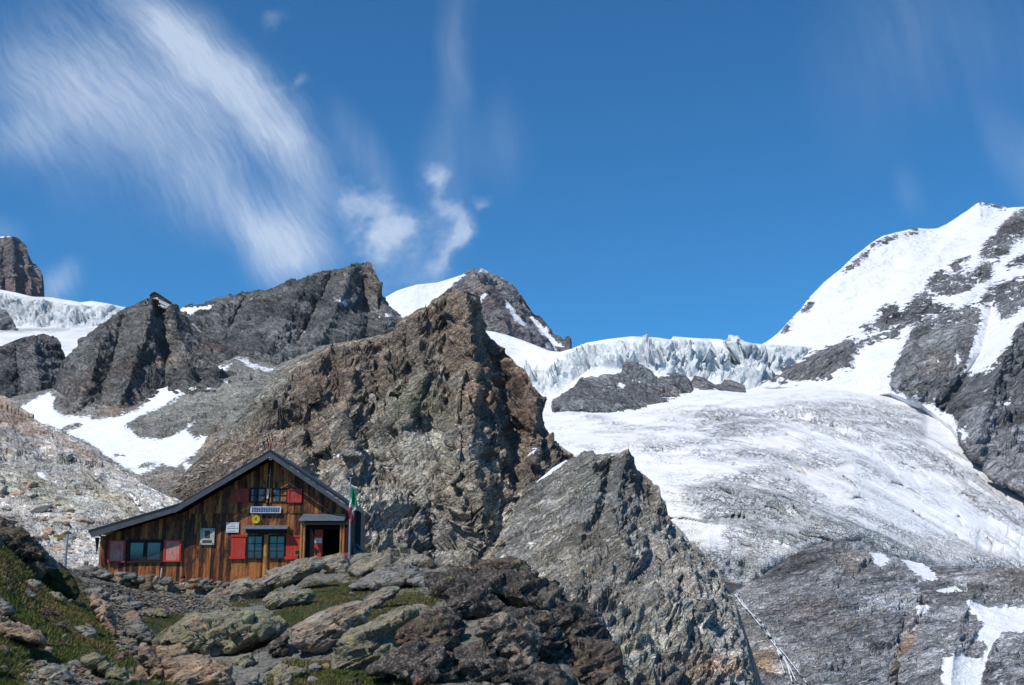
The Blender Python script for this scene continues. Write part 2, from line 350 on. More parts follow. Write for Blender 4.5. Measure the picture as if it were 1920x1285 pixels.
# ---- ice
def mat_ice():
    m, nt = newmat('glacier_ice'); p = pos(nt)
    fl = nt.n('ShaderNodeCombineXYZ', {'X': nt.attr('fu'), 'Y': nt.attr('fv')}).outputs[0]
    dirt = nt.attr('dirt'); ser = nt.attr('serac')
    st = nt.noise(nt.vm('MULTIPLY', fl, (0.012, 0.16, 1)), 1.0, 8, 0.66, 0.6)
    st2 = nt.noise(nt.vm('MULTIPLY', fl, (0.05, 0.75, 1)), 1.0, 6, 0.7, 0.3)
    nn = nt.noise(p, 0.03, 7, 0.65)
    a = nt.m('MULTIPLY_ADD', st, 1.1, nt.m('MULTIPLY_ADD', st2, 0.8, nt.m('MULTIPLY_ADD', nn, 0.9, dirt)))
    g = nt.mr(a, 1.96, 2.50, 0, 1, True)
    grey = nt.ramp(nt.m('MULTIPLY_ADD', st2, 0.5, nt.m('MULTIPLY', nt.noise(p, 0.25, 6, 0.75), 0.6)), [(0.38, (0.20, 0.225, 0.24)), (0.52, (0.44, 0.465, 0.48)), (0.64, (0.70, 0.72, 0.73))])
    snow = nt.mix(nt.mr(nt.noise(p, 0.012, 5, 0.6), 0.4, 0.7), (0.76, 0.775, 0.795, 1), (0.72, 0.71, 0.70, 1))
    col = nt.mix(g, snow, grey)
    # blue ice in the ice cliffs, vertical streaks
    vq = nt.vm('MULTIPLY', p, (0.12, 0.12, 0.055)); vs = nt.noise(vq, 1.0, 6, 0.65, 0.4)
    blue = nt.ramp(vs, [(0.30, (0.42, 0.56, 0.63)), (0.42, (0.60, 0.68, 0.72)), (0.55, (0.72, 0.75, 0.77))])
    col = nt.mix(nt.m('MULTIPLY', ser, 0.9), col, blue)
    f1, c1 = nt.facet(nt.vm('MULTIPLY', fl, (0.4, 1.0, 1)), 0.09); 
    hb = nt.m('MULTIPLY_ADD', nt.m('MULTIPLY', st2, nt.mr(dirt, 0, 0.8, 0.3, 1.0)), 2.6, nt.m('MULTIPLY', nt.noise(p, 0.12, 5, 0.6), nt.mr(dirt, 0, 0.8, 0.5, 1.6)))
    vc = nt.n('ShaderNodeTexVoronoi', {'Vector': nt.vm('MULTIPLY', nt.vm('ADD', fl, nt.vm('SCALE', nt.n('ShaderNodeTexNoise', {'Vector': p, 'Scale': 0.05, 'Detail': 3.0}).outputs['Color'], 14.0)), (0.035, 0.09, 1)), 'Scale': 1.0}, feature='DISTANCE_TO_EDGE').outputs['Distance']
    ck = nt.m('MULTIPLY', nt.mr(vc, 0.0, 0.05, 1, 0), nt.mr(dirt, 0.05, 0.5, 0, 1))
    ck = nt.m('MULTIPLY', ck, nt.mr(nt.noise(p, 0.02, 3), 0.45, 0.6, 0, 1))
    vd = nt.n('ShaderNodeTexVoronoi', {'Vector': nt.vm('MULTIPLY', nt.vm('ADD', fl, nt.vm('SCALE', nt.n('ShaderNodeTexNoise', {'Vector': p, 'Scale': 0.12, 'Detail': 3.0}).outputs['Color'], 6.0)), (0.11, 0.26, 1)), 'Scale': 1.0}, feature='DISTANCE_TO_EDGE').outputs['Distance']
    ck2 = nt.m('MULTIPLY', nt.m('MULTIPLY', nt.mr(vd, 0.0, 0.09, 1, 0), nt.mr(dirt, 0.0, 0.5, 0.15, 1)), nt.mr(nt.noise(nt.vm('ADD', p, (90, 0, 0)), 0.03, 4), 0.42, 0.62, 0, 1))
    ck = nt.m('MAXIMUM', ck, nt.m('MULTIPLY', ck2, 0.7))
    gr = nt.noise(nt.vm('MULTIPLY', fl, (0.16, 0.5, 1)), 1.0, 5, 0.8)
    col = nt.vm('SCALE', col, nt.mr(gr, 0.3, 0.7, nt.mr(dirt, 0, .8, .94, .62), nt.mr(dirt, 0, .8, 1.03, 1.38)))
    col = nt.mix(nt.m('MULTIPLY', ck, 0.75), col, (0.16, 0.2, 0.22, 1))
    col = nt.mix(nt.m('MULTIPLY', nt.mr(nt.noise(p, 0.35, 4, 0.7), 0.55, 0.7), nt.mr(dirt, 0.1, 0.7, 0.1, 0.55)), col, (0.72, 0.74, 0.75, 1))
    hb = nt.m('MULTIPLY_ADD', nt.m('MULTIPLY', st, dirt), 5.0, hb); hb = nt.m('MULTIPLY_ADD', ck, -3.5, hb)
    hb = nt.m('MULTIPLY_ADD', nt.m('MULTIPLY', vs, ser), 3.5, hb)
    fs1, cs1 = nt.facet(nt.vm('MULTIPLY', p, (1, 1, .8)), 0.10); hb = nt.m('MULTIPLY_ADD', nt.m('MULTIPLY', fs1, ser), 2.2, hb)
    nt.out(col, 0.75, nt.bump(hb, 1.6, 1.0), 0.3)
    return m
M_ice = mat_ice()
Z0 = lambda X, Y, A: np.zeros(X.shape)
def crev(A, X, Y, k1, amp, vert=0.35):
    """broken ice: deep steps between blocks"""
    q = (A+6*np.stack([fbm(A/30, 3, 81+i) for i in range(3)], -1))*np.array([0.8, 0.55, vert*1.9])
    return amp*(2.3*facet(q/k1, 71, 2.2)+1.3*facet(q/(k1*0.42), 75, 2.2)+0.8*fbm(A/(k1*1.6), 3, 79, ridged=True)+0.6*facet(q/(k1*0.18), 77, 2.0))
SER_L = [(-90, 548), (0, 548), (60, 560), (140, 572), (205, 572), (245, 580), (215, 592), (200, 610), (120, 618), (60, 612), (30, 615), (0, 608), (-90, 606)]
patch('glacier_left', [
    [(-90, 540, 2150), (0, 543, 2150), (30, 549, 2150), (60, 556, 2140), (100, 558, 2140), (150, 567, 2130), (172, 565, 2130), (200, 569, 2130), (243, 578, 2120), (330, 596, 2100)],
    [(-90, 552, 2120), (0, 556, 2120), (100, 568, 2110), (200, 576, 2100), (330, 604, 2080)],
    [(-90, 612, 2050), (0, 612, 2050), (100, 617, 2040), (210, 606, 2040), (330, 620, 2030)],
    [(-90, 660, 1750), (100, 640, 1800), (330, 650, 1800)],
    [(-90, 780, 1350), (330, 780, 1350)]], M_ice, 1.8,
    disp=lambda A, X, Y, S: crev(A, X, Y, 26, 4)*np.clip(sdf(X, Y, SER_L)/6, 0, 1)+2.5*fbm(A/30, 4, 5),
    attrs={'dirt': lambda X, Y, A: 0.12*np.clip(sdf(X, Y, SER_L)/6, 0, 1)+0.5*np.exp(-((Y-620)/4)**2)*0.6, 'serac': lambda X, Y, A: 0.75*np.clip(sdf(X, Y, SER_L)/6, 0, 1),
           'fu': lambda X, Y, A: A[..., 0], 'fv': lambda X, Y, A: A[..., 2]*2})
patch('rock_outcrop', [[(-90, 574, 2010), (0, 580, 2010), (14, 584, 2010), (24, 598, 2010), (30, 612, 2005)], [(-90, 620, 1990), (32, 616, 1990)]], M_far, 1.8,
    disp=rocky(6, 3, -20, 0, (1, 1, 2), 13, 0.5), tint=(0.12, 0.12, 0.125), back=((30, -30), (60, -90)))
patch('rock_outcrop', [[(146, 636, 1790), (156, 631, 1785), (168, 632, 1785), (172, 635, 1790)], [(144, 640, 1770), (174, 637, 1770)]], M_far, 1.5, dsm=0,
    disp=rocky(4, 1.5, 0, 0, (1, 1, 1), 19, 0.4), tint=(0.1, 0.1, 0.1), back=((10, -10), (20, -30)))
# ---- far central peak
FPS = [[(690, 540), (722, 550), (770, 530), (868, 510), (872, 517), (856, 528), (842, 545), (800, 590), (740, 605), (690, 580)], [(894, 498), (906, 500), (918, 508), (912, 514), (900, 512)],
       [(930, 508), (962, 528), (958, 534), (934, 516)], [(948, 562), (956, 566), (968, 590), (988, 606), (984, 616), (962, 604), (954, 592)], [(996, 592), (1012, 604), (1034, 630), (1056, 650), (1040, 652), (1016, 630)],
       [(897, 560), (915, 548), (917, 552), (900, 568)], [(1020, 645), (1045, 655), (1040, 662), (1022, 655)]]
patch('mountain_centre', [
    [(690, 606, 3000), (722, 558, 3000), (745, 545, 3000), (780, 534, 3000), (820, 530, 3000), (850, 521, 3000), (868, 515, 2990), (882, 506, 2980), (895, 505, 2980), (904, 504, 2980), (918, 511, 2980), (935, 517, 2980), (958, 531, 2970), (975, 548, 2960), (990, 570, 2950), (1000, 584, 2950), (1018, 602, 2940), (1034, 620, 2930), (1052, 634, 2920), (1060, 640, 2920), (1063, 630, 2920), (1068, 632, 2920), (1071, 652, 2910), (1110, 680, 2900)],
    [(690, 640, 2850), (870, 580, 2880), (950, 600, 2860), (1110, 690, 2860)],
    [(690, 720, 2700), (1110, 720, 2780)]], M_far, 1.5,
    disp=rocky(9, 7, 50, 0, (1, 1, 1.8), 23, 1.2, 0.95), tint=(0.12, 0.12, 0.128), zones=[(900, 560, 40, 40, 0, (0.17, 0.13, 0.125), .7), (960, 600, 20, 30, 0, (0.16, 0.125, 0.12), .5)], snow=union(FPS, soft=4.5),
    ridges=[([(900, 505), (935, 570), (960, 640)], 60, 10), ([(958, 531), (1000, 600), (1050, 660)], -40, 10)])
# ---- dark mid ridges
patch('dark_ridge', [
    [(300, 610, 1450), (330, 585, 1450), (345, 577, 1450), (380, 570, 1450), (405, 560, 1450), (440, 553, 1450), (500, 543, 1450), (540, 532, 1450), (575, 519, 1450), (600, 511, 1450), (640, 504, 1450), (662, 496, 1450), (690, 490, 1450), (697, 494, 1450), (700, 505, 1445), (709, 522, 1440), (712, 552, 1430), (728, 572, 1420), (742, 585, 1410), (758, 603, 1400), (790, 640, 1390), (860, 700, 1380)],
    [(300, 640, 1400), (450, 600, 1380), (600, 570, 1370), (700, 580, 1370), (860, 720, 1350)],
    [(300, 700, 1250), (450, 690, 1220), (640, 640, 1250), (860, 740, 1280)],
    [(300, 800, 1120), (860, 800, 1180)]], M_dark, 1.8,
    disp=rocky(5, 5, 40, 15, (1, 1, 2), 33, 1.3, 0.9), tint=(0.088, 0.090, 0.090),
    zones=[(560, 640, 90, 30, 10, (0.115, 0.117, 0.12), .8), (660, 520, 60, 20, -10, (0.10, 0.095, 0.09), .6), (700, 530, 15, 40, 0, (0.14, 0.12, 0.10), .7), (480, 560, 100, 10, -15, (0.14, 0.14, 0.13), .6)],
    snow=union([[(334, 578), (370, 575), (412, 572), (410, 580), (395, 588), (372, 585), (352, 592), (338, 586)], [(624, 561), (636, 562), (652, 568), (650, 573), (634, 568)], [(706, 588), (714, 592), (712, 598)], [(719, 590), (733, 588), (733, 594), (722, 594)], [(598, 558), (608, 559), (604, 562)]], soft=4),
    ridges=[([(660, 496), (640, 560), (600, 640)], 40, 25), ([(700, 500), (716, 560), (745, 640)], 30, 12), ([(575, 519), (540, 590), (500, 660)], 30, 25), ([(620, 520), (590, 580), (560, 640)], -35, 16), ([(460, 560), (430, 620), (420, 680)], -30, 20), ([(680, 530), (690, 600), (680, 650)], -30, 14)])
patch('dark_knob', [
    [(-90, 664, 1330), (0, 652, 1330), (20, 641, 1330), (40, 634, 1330), (62, 629, 1330), (86, 627, 1330), (100, 632, 1330), (112, 645, 1325), (119, 662, 1320), (126, 676, 1310), (135, 690, 1300), (160, 720, 1280)],
    [(-90, 720, 1250), (60, 700, 1250), (160, 750, 1240)], [(-90, 820, 1100), (160, 820, 1120)]], M_dark, 1.8,
    disp=rocky(4.5, 4.5, -25, 0, (1, 1, 2.2), 43), tint=(0.085, 0.084, 0.086), zones=[(60, 650, 40, 14, -10, (0.11, 0.10, 0.095), .7), (80, 720, 30, 30, 0, (0.07, 0.07, 0.07), .5)],
    snow=union([[(0, 640), (20, 642), (0, 646)]], soft=3), ridges=[([(60, 630), (80, 760)], 30, 25), ([(30, 640), (35, 760)], -20, 12)])
patch('rock_pyramid', [
    [(80, 790, 1180), (100, 735, 1185), (106, 706, 1190), (125, 670, 1190), (150, 645, 1195), (172, 628, 1195), (190, 607, 1200), (215, 590, 1200), (240, 577, 1200), (262, 566, 1200), (276, 560, 1200), (305, 560, 1200), (318, 566, 1200), (332, 580, 1195), (348, 590, 1190), (362, 607, 1185), (380, 625, 1180), (402, 641, 1170), (440, 660, 1160), (480, 690, 1150), (540, 720, 1150)],
    [(80, 800, 1120), (150, 690, 1130), (290, 620, 1140), (380, 660, 1130), (540, 730, 1120)],
    [(80, 860, 1000), (250, 740, 1040), (400, 700, 1050), (540, 740, 1060)],
    [(80, 900, 960), (540, 800, 980)]], M_dark, 1.8,
    disp=rocky(4, 4, 38, 15, (1, 1, 2), 53, 1.3), tint=(0.098, 0.096, 0.093),
    zones=[(250, 690, 120, 14, -12, (0.13, 0.098, 0.082), .7), (420, 650, 40, 10, 10, (0.15, 0.095, 0.08), .8), (160, 740, 50, 14, -10, (0.15, 0.115, 0.10), .7), (300, 610, 40, 40, 0, (0.10, 0.098, 0.09), .7), (170, 660, 40, 20, -30, (0.11, 0.115, 0.11), .6)],
    snow=union([[(356, 607), (362, 606), (382, 624), (378, 625)]], soft=3),
    ridges=[([(285, 560), (270, 640), (230, 740)], 45, 22), ([(320, 570), (340, 640), (360, 700)], 30, 16), ([(300, 580), (310, 660), (310, 720)], -30, 14), ([(190, 610), (180, 680), (150, 760)], 30, 20), ([(230, 600), (215, 660), (190, 740)], -25, 14), ([(106, 700), (102, 770)], -20, 8)])
# ---- snowfield and talus below the pyramid
SNF = [[(36, 762), (92, 733), (104, 746), (100, 765), (118, 775), (150, 780), (190, 776), (262, 738), (330, 716), (372, 700), (405, 688), (434, 684), (420, 696), (392, 712), (340, 742), (300, 768), (262, 785), (240, 800), (262, 806), (300, 792), (372, 785), (350, 805), (370, 822), (392, 815), (380, 840), (352, 862), (330, 880), (305, 872), (262, 893), (235, 880), (160, 830), (110, 806), (60, 790)],
       [(443, 669), (455, 672), (480, 683), (516, 692), (505, 698), (470, 690), (450, 680)], [(380, 726), (412, 718), (436, 714), (410, 724), (392, 730)], [(494, 742), (522, 734), (524, 740), (505, 752), (498, 748)], [(340, 868), (360, 872), (384, 876), (380, 881), (345, 882)]]
SNH = [[(215, 748), (272, 735), (278, 742), (262, 768), (220, 780), (170, 785), (180, 772)], [(112, 806), (145, 795), (152, 798), (118, 812)], [(235, 800), (262, 782), (300, 765), (372, 740), (440, 720), (450, 760), (400, 790), (370, 785), (345, 805), (300, 822), (258, 820), (250, 806)],
       [(215, 852), (232, 856), (216, 858)], [(262, 877), (270, 870), (290, 872), (285, 876)]]
patch('snowfield', [
    [(20, 745, 1120), (100, 728, 1100), (130, 750, 1080), (250, 728, 1080), (330, 706, 1080), (430, 675, 1100), (450, 664, 1110), (520, 686, 1110), (600, 650, 1110), (760, 620, 1110)],
    [(20, 800, 1000), (250, 790, 960), (500, 740, 980), (760, 700, 1000)],
    [(20, 850, 900), (300, 860, 860), (500, 850, 840), (760, 800, 850)],
    [(20, 990, 720), (300, 980, 640), (760, 950, 640)]], M_talus, 1.8,
    disp=rocky(2.2, 2.2, 15, 0, (1, 1, 1.2), 63, 0.7, 0.95), tint=(0.155, 0.155, 0.145),
    zones=[(230, 765, 40, 16, -20, (0.17, 0.11, 0.085), .9), (420, 830, 60, 30, 0, (0.2, 0.155, 0.12), .8), (330, 900, 90, 20, 0, (0.19, 0.165, 0.145), .8), (450, 750, 60, 30, 0, (0.16, 0.165, 0.15), .7)],
    snow=union(SNF, SNH, 7), back=((20, -40), (60, -160)))
# ---- the brown spur
patch('brown_spur', [
    [(330, 905, 700), (360, 868, 710), (392, 838, 720), (430, 795, 740), (480, 748, 780), (505, 712, 800), (525, 695, 810), (560, 676, 815), (590, 663, 815), (620, 648, 820), (655, 642, 820), (690, 634, 825), (725, 626, 825), (742, 620, 825), (752, 600, 825), (772, 590, 825), (782, 582, 825), (803, 574, 825), (810, 562, 825), (832, 552, 825), (852, 540, 825), (868, 545, 825), (880, 549, 825), (897, 556, 825), (902, 580, 822), (904, 600, 820), (911, 622, 815), (925, 638, 808), (940, 655, 800), (958, 672, 790), (975, 688, 780), (985, 694, 775), (998, 722, 765), (1010, 740, 760), (1015, 768, 750), (1021, 800, 740), (1034, 822, 730), (1052, 838, 720), (1074, 852, 710), (1120, 900, 700)],
    [(330, 940, 660), (440, 850, 680), (560, 740, 740), (700, 690, 770), (840, 640, 775), (930, 700, 760), (1000, 790, 720), (1120, 920, 690)],
    [(330, 980, 610), (450, 900, 620), (600, 830, 660), (750, 790, 680), (880, 780, 680), (960, 820, 690), (1120, 940, 680)],
    [(330, 1040, 560), (600, 960, 570), (880, 940, 580), (980, 950, 600), (1120, 1000, 640)],
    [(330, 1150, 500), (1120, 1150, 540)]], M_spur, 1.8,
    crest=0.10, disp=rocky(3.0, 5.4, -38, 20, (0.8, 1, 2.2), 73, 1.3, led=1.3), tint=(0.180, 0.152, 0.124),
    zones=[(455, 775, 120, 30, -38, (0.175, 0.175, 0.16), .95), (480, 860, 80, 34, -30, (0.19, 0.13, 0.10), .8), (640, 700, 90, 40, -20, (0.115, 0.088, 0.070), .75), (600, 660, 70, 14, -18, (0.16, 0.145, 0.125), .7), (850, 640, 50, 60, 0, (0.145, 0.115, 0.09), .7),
           (800, 580, 40, 30, 0, (0.19, 0.15, 0.115), .7), (905, 740, 22, 40, 20, (0.36, 0.235, 0.155), .9), (870, 800, 14, 80, 0, (0.27, 0.225, 0.18), .7), (885, 580, 22, 40, 0, (0.2, 0.155, 0.115), .8), (960, 740, 45, 80, -30, (0.115, 0.085, 0.066), .85), (770, 790, 110, 60, 0, (0.20, 0.195, 0.16), .5),  # sunlit orange strip painted into the tint, right flank kept darker
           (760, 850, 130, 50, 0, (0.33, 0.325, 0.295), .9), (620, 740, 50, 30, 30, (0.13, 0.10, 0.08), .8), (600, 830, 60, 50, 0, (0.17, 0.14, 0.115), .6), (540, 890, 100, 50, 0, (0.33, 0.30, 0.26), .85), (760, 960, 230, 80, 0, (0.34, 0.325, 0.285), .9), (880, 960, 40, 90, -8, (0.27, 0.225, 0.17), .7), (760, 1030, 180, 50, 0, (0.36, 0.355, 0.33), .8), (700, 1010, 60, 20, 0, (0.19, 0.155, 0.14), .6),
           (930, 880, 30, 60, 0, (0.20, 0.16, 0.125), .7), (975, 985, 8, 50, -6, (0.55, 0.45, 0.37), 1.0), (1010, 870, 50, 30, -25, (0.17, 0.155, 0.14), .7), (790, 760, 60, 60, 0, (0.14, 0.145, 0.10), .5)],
    snow=union([[(985, 850), (1002, 840), (1019, 832), (1018, 842), (1002, 852), (988, 858)], [(793, 672), (808, 675), (812, 679), (800, 678)], [(617, 853), (636, 853), (641, 857), (624, 859)], [(962, 930), (970, 948), (978, 970), (985, 1000), (988, 1030), (980, 1045), (974, 1020), (968, 985), (964, 955)]], soft=4),
    ridges=[([(875, 545), (880, 620), (890, 700), (885, 780), (880, 860), (900, 960), (930, 1060)], 45, 26), ([(940, 680), (950, 740), (960, 830), (965, 940)], -34, 26), ([(995, 730), (1005, 800), (1000, 880)], 26, 14),
            ([(600, 740), (580, 700), (610, 655)], 22, 18), ([(600, 740), (640, 800), (660, 860)], 26, 16), ([(560, 690), (520, 760), (470, 830)], 18, 22), ([(700, 660), (700, 740), (690, 820), (720, 900)], -22, 24), ([(780, 600), (790, 700), (760, 800)], 22, 22), ([(840, 560), (835, 660), (840, 760)], -20, 15), ([(640, 660), (660, 740), (620, 820), (560, 880)], 16, 12), ([(720, 640), (740, 720), (740, 800)], 18, 12), ([(760, 620), (765, 720), (730, 780)], -18, 10), ([(860, 720), (850, 820), (860, 900)], 20, 12), ([(910, 700), (925, 780), (940, 860)], 18, 9), ([(680, 840), (760, 900), (800, 1000)], -18, 12), ([(520, 740), (560, 780), (570, 840)], 14, 12), ([(820, 960), (800, 1060)], -22, 18), ([(640, 880), (640, 1000)], 18, 26), ([(560, 800), (600, 860)], -20, 16), ([(900, 560), (905, 640), (930, 680)], -14, 8)])
# ---- grey cliff in front of the glacier
patch('grey_cliff', [
    [(930, 1010, 545), (958, 965, 560), (972, 940, 570), (985, 925, 575), (1010, 900, 582), (1035, 878, 590), (1062, 862, 595), (1084, 855, 596), (1092, 846, 596), (1110, 846, 594), (1118, 853, 594), (1140, 850, 592), (1162, 850, 590), (1168, 846, 590), (1178, 842, 590), (1186, 856, 588), (1190, 868, 586), (1199, 884, 582), (1212, 892, 578), (1224, 904, 574), (1238, 914, 570), (1240, 932, 566), (1249, 944, 560), (1253, 965, 555), (1262, 980, 550), (1282, 1002, 545), (1302, 1020, 540), (1318, 1040, 535), (1345, 1060, 528), (1358, 1090, 520), (1370, 1118, 515), (1382, 1160, 505), (1398, 1210, 490), (1420, 1290, 470), (1470, 1400, 450)],
    [(930, 1030, 520), (1080, 910, 555), (1190, 900, 560), (1260, 1010, 530), (1380, 1130, 490), (1470, 1410, 440)],
    [(930, 1090, 460), (1080, 1000, 490), (1200, 1000, 490), (1300, 1080, 470), (1400, 1200, 440), (1470, 1430, 430)],
    [(930, 1180, 400), (1080, 1120, 420), (1250, 1130, 420), (1390, 1260, 400), (1470, 1440, 400)],
    [(930, 1420, 320), (1470, 1460, 340)]], M_cliff, 1.6,
    disp=rocky(2.2, 2.3, -33, 10, (0.3, 1, 4.2), 83, 0.9, led=2.3), crest=0.2, tint=(0.27, 0.262, 0.24),
    zones=[(1170, 900, 45, 45, 30, (0.125, 0.125, 0.125), .85), (1080, 900, 60, 40, 0, (0.22, 0.225, 0.20), .7), (1150, 960, 80, 40, -30, (0.15, 0.15, 0.145), .7), (1230, 950, 16, 50, -15, (0.24, 0.215, 0.18), .8), (1060, 1030, 80, 30, -30, (0.27, 0.25, 0.21), .7),
           (1040, 1080, 60, 60, 0, (0.29, 0.275, 0.24), .6), (1200, 1080, 90, 22, -30, (0.155, 0.15, 0.15), .7), (1300, 1080, 60, 40, 30, (0.30, 0.28, 0.25), .8), (1290, 1100, 30, 22, 0, (0.25, 0.20, 0.17), .6), (1220, 1200, 100, 40, -30, (0.27, 0.265, 0.235), .7), (1340, 1250, 60, 25, 10, (0.42, 0.27, 0.17), .85), (1360, 1180, 50, 50, 0, (0.27, 0.265, 0.255), .7), (1150, 1240, 60, 12, -30, (0.19, 0.19, 0.11), .7), (1290, 940, 10, 10, 0, (0.2, 0.2, 0.2), .3)],
    snow=union([[(1004, 903), (1030, 880), (1050, 858), (1066, 854), (1064, 866), (1046, 882), (1028, 894), (1006, 910)]], soft=4),
    ridges=[([(1178, 843), (1165, 900), (1150, 960), (1180, 1040)], 16, 18), ([(1110, 860), (1120, 920), (1090, 1000)], 10, 20), ([(1140, 880), (1130, 960)], -12, 14), ([(1240, 930), (1230, 980), (1290, 1060), (1320, 1140)], 14, 16), ([(1200, 900), (1200, 980), (1240, 1060)], -12, 16), ([(1205, 1080), (1190, 1140)], -9, 8), ([(1330, 1080), (1340, 1160)], -10, 10)])
# ---- main glacier
SER = [(1060, 662), (1120, 645), (1185, 634), (1260, 638), (1440, 645), (1530, 650), (1500, 676), (1450, 700), (1446, 716), (1400, 730), (1300, 706), (1240, 706), (1190, 678), (1160, 690), (1110, 690), (1080, 710), (1045, 738), (1000, 742), (975, 700), (985, 686), (1040, 690)]
DIRT = [([(1270, 920), (1330, 900), (1450, 880), (1500, 905), (1560, 950), (1640, 965), (1760, 1010), (1850, 1040), (1960, 1070), (1940, 1120), (1700, 1060), (1600, 1020), (1550, 1020), (1470, 1060), (1400, 1100), (1340, 1070), (1300, 1020), (1370, 1025), (1345, 990), (1290, 950)], 0.8),
        ([(1300, 790), (1330, 765), (1420, 770), (1440, 800), (1380, 825), (1330, 820)], 0.7), ([(1400, 785), (1480, 752), (1640, 750), (1730, 775), (1740, 800), (1640, 830), (1500, 800), (1430, 815)], 0.55),
        ([(1150, 830), (1500, 850), (1700, 860), (1800, 930), (1640, 900), (1480, 870), (1250, 860)], 0.42), ([(1640, 820), (1720, 830), (1860, 920), (1960, 1000), (1940, 1020), (1820, 960), (1700, 870)], 0.5), ([(1050, 755), (1150, 790), (1250, 810), (1150, 800), (1060, 775)], 0.35),
        ([(1660, 800), (1700, 770), (1740, 800), (1730, 820), (1680, 815)], 0.6)]
CLEAN = [[(1225, 930), (1270, 925), (1310, 960), (1330, 990), (1365, 1024), (1320, 1018), (1260, 980)], [(1735, 770), (1790, 790), (1830, 860), (1760, 850), (1730, 820)], [(1600, 850), (1700, 860), (1790, 910), (1830, 960), (1760, 950), (1650, 890)]]
def dirtf(X, Y, A):
    w = np.full(X.shape, 0.0)
    for poly, v in DIRT: w = np.maximum(w, v*sstep(-14, 14, sdf(X, Y, poly)))
    for poly in CLEAN: w = w*(1-sstep(-8, 12, sdf(X, Y, poly)))
    top = sstep(742, 785, Y); w = w*(0.4+0.6*top)+0.04*top
    fv = flowc(X, Y, A); f2 = np.stack([A[..., 0]/160, fv/9, fv*0], -1)
    return np.clip(w, 0, 1.1)*(0.85+0.9*fbm(f2, 4, 17))+0.24*fbm(f2*1.4, 4, 7)*top
def flowc(X, Y, A):
    # distance across the flow lines, which run level at the left and bend down to the right
    t = np.clip((X-1300)/620, -0.5, 1.1)
    return (Y-(1.0*np.clip(t, 0, 2)**1.55*270-40*np.clip(-t, 0, 1)))*0.62
def gdisp(A, X, Y, S):
    s = sstep(-3, 7, sdf(X, Y, SER)); d = dirtf(X, Y, A)
    fv = flowc(X, Y, A); q = np.stack([A[..., 0]*0.25, fv, fv*0], -1)
    low = sstep(735, 770, Y)
    h = s*crev(A, X, Y, 34, 5.5)+2.0*fbm(A/70, 3, 9)
    h = h+low*(5.0*fbm(q*np.array([0.8, 1, 1])/24, 4, 19, ridged=True))+low*(0.25+np.clip(d, 0, 1))*(4.6*fbm(q*np.array([0.35, 1, 1])/13, 5, 12, ridged=True)+2.4*fbm(q*np.array([0.5, 1, 1])/5, 3, 15)+1.6*facet(q*np.array([0.5, 1, 1])/7, 21, 1.5))
    icef = sstep(0, 14, sdf(X, Y, DIRT[2][0]))+sstep(0, 14, sdf(X, Y, DIRT[1][0]))
    ms = sstep(-0.15, 0.25, fbm(np.stack([A[..., 0]/70, fv/14, fv*0], -1), 3, 44))
    h = h+icef*ms*(6.5*facet(A*np.array([1, .5, 1.4])/13, 16, 1.8)+3.0*facet(A*np.array([1, .5, 1.4])/5, 18, 1.5))
    return h
CRV = []; _r = random.Random(21)
for _ in range(95):
    x, y = _r.uniform(1060, 1900), _r.uniform(775, 1030)
    if y > 800+0.35*(x-1060)+150 or y < 770+max(0, x-1700)*0.75: continue
    a = math.radians(4+max(0, x-1280)*0.055+_r.uniform(-14, 14)); L = _r.uniform(18, 70); ln = []
    for t in (0, .33, .66, 1): ln.append((x+L*t*math.cos(a+.2*t), y+L*t*math.sin(a+.2*t)+_r.uniform(-1.5, 1.5)))
    CRV.append((ln, -_r.uniform(5, 16), _r.uniform(1.6, 3.2)))
    if _r.random() < .6: CRV.append(([(p[0]+1, p[1]+5) for p in ln], _r.uniform(3, 8), _r.uniform(2.5, 5)))
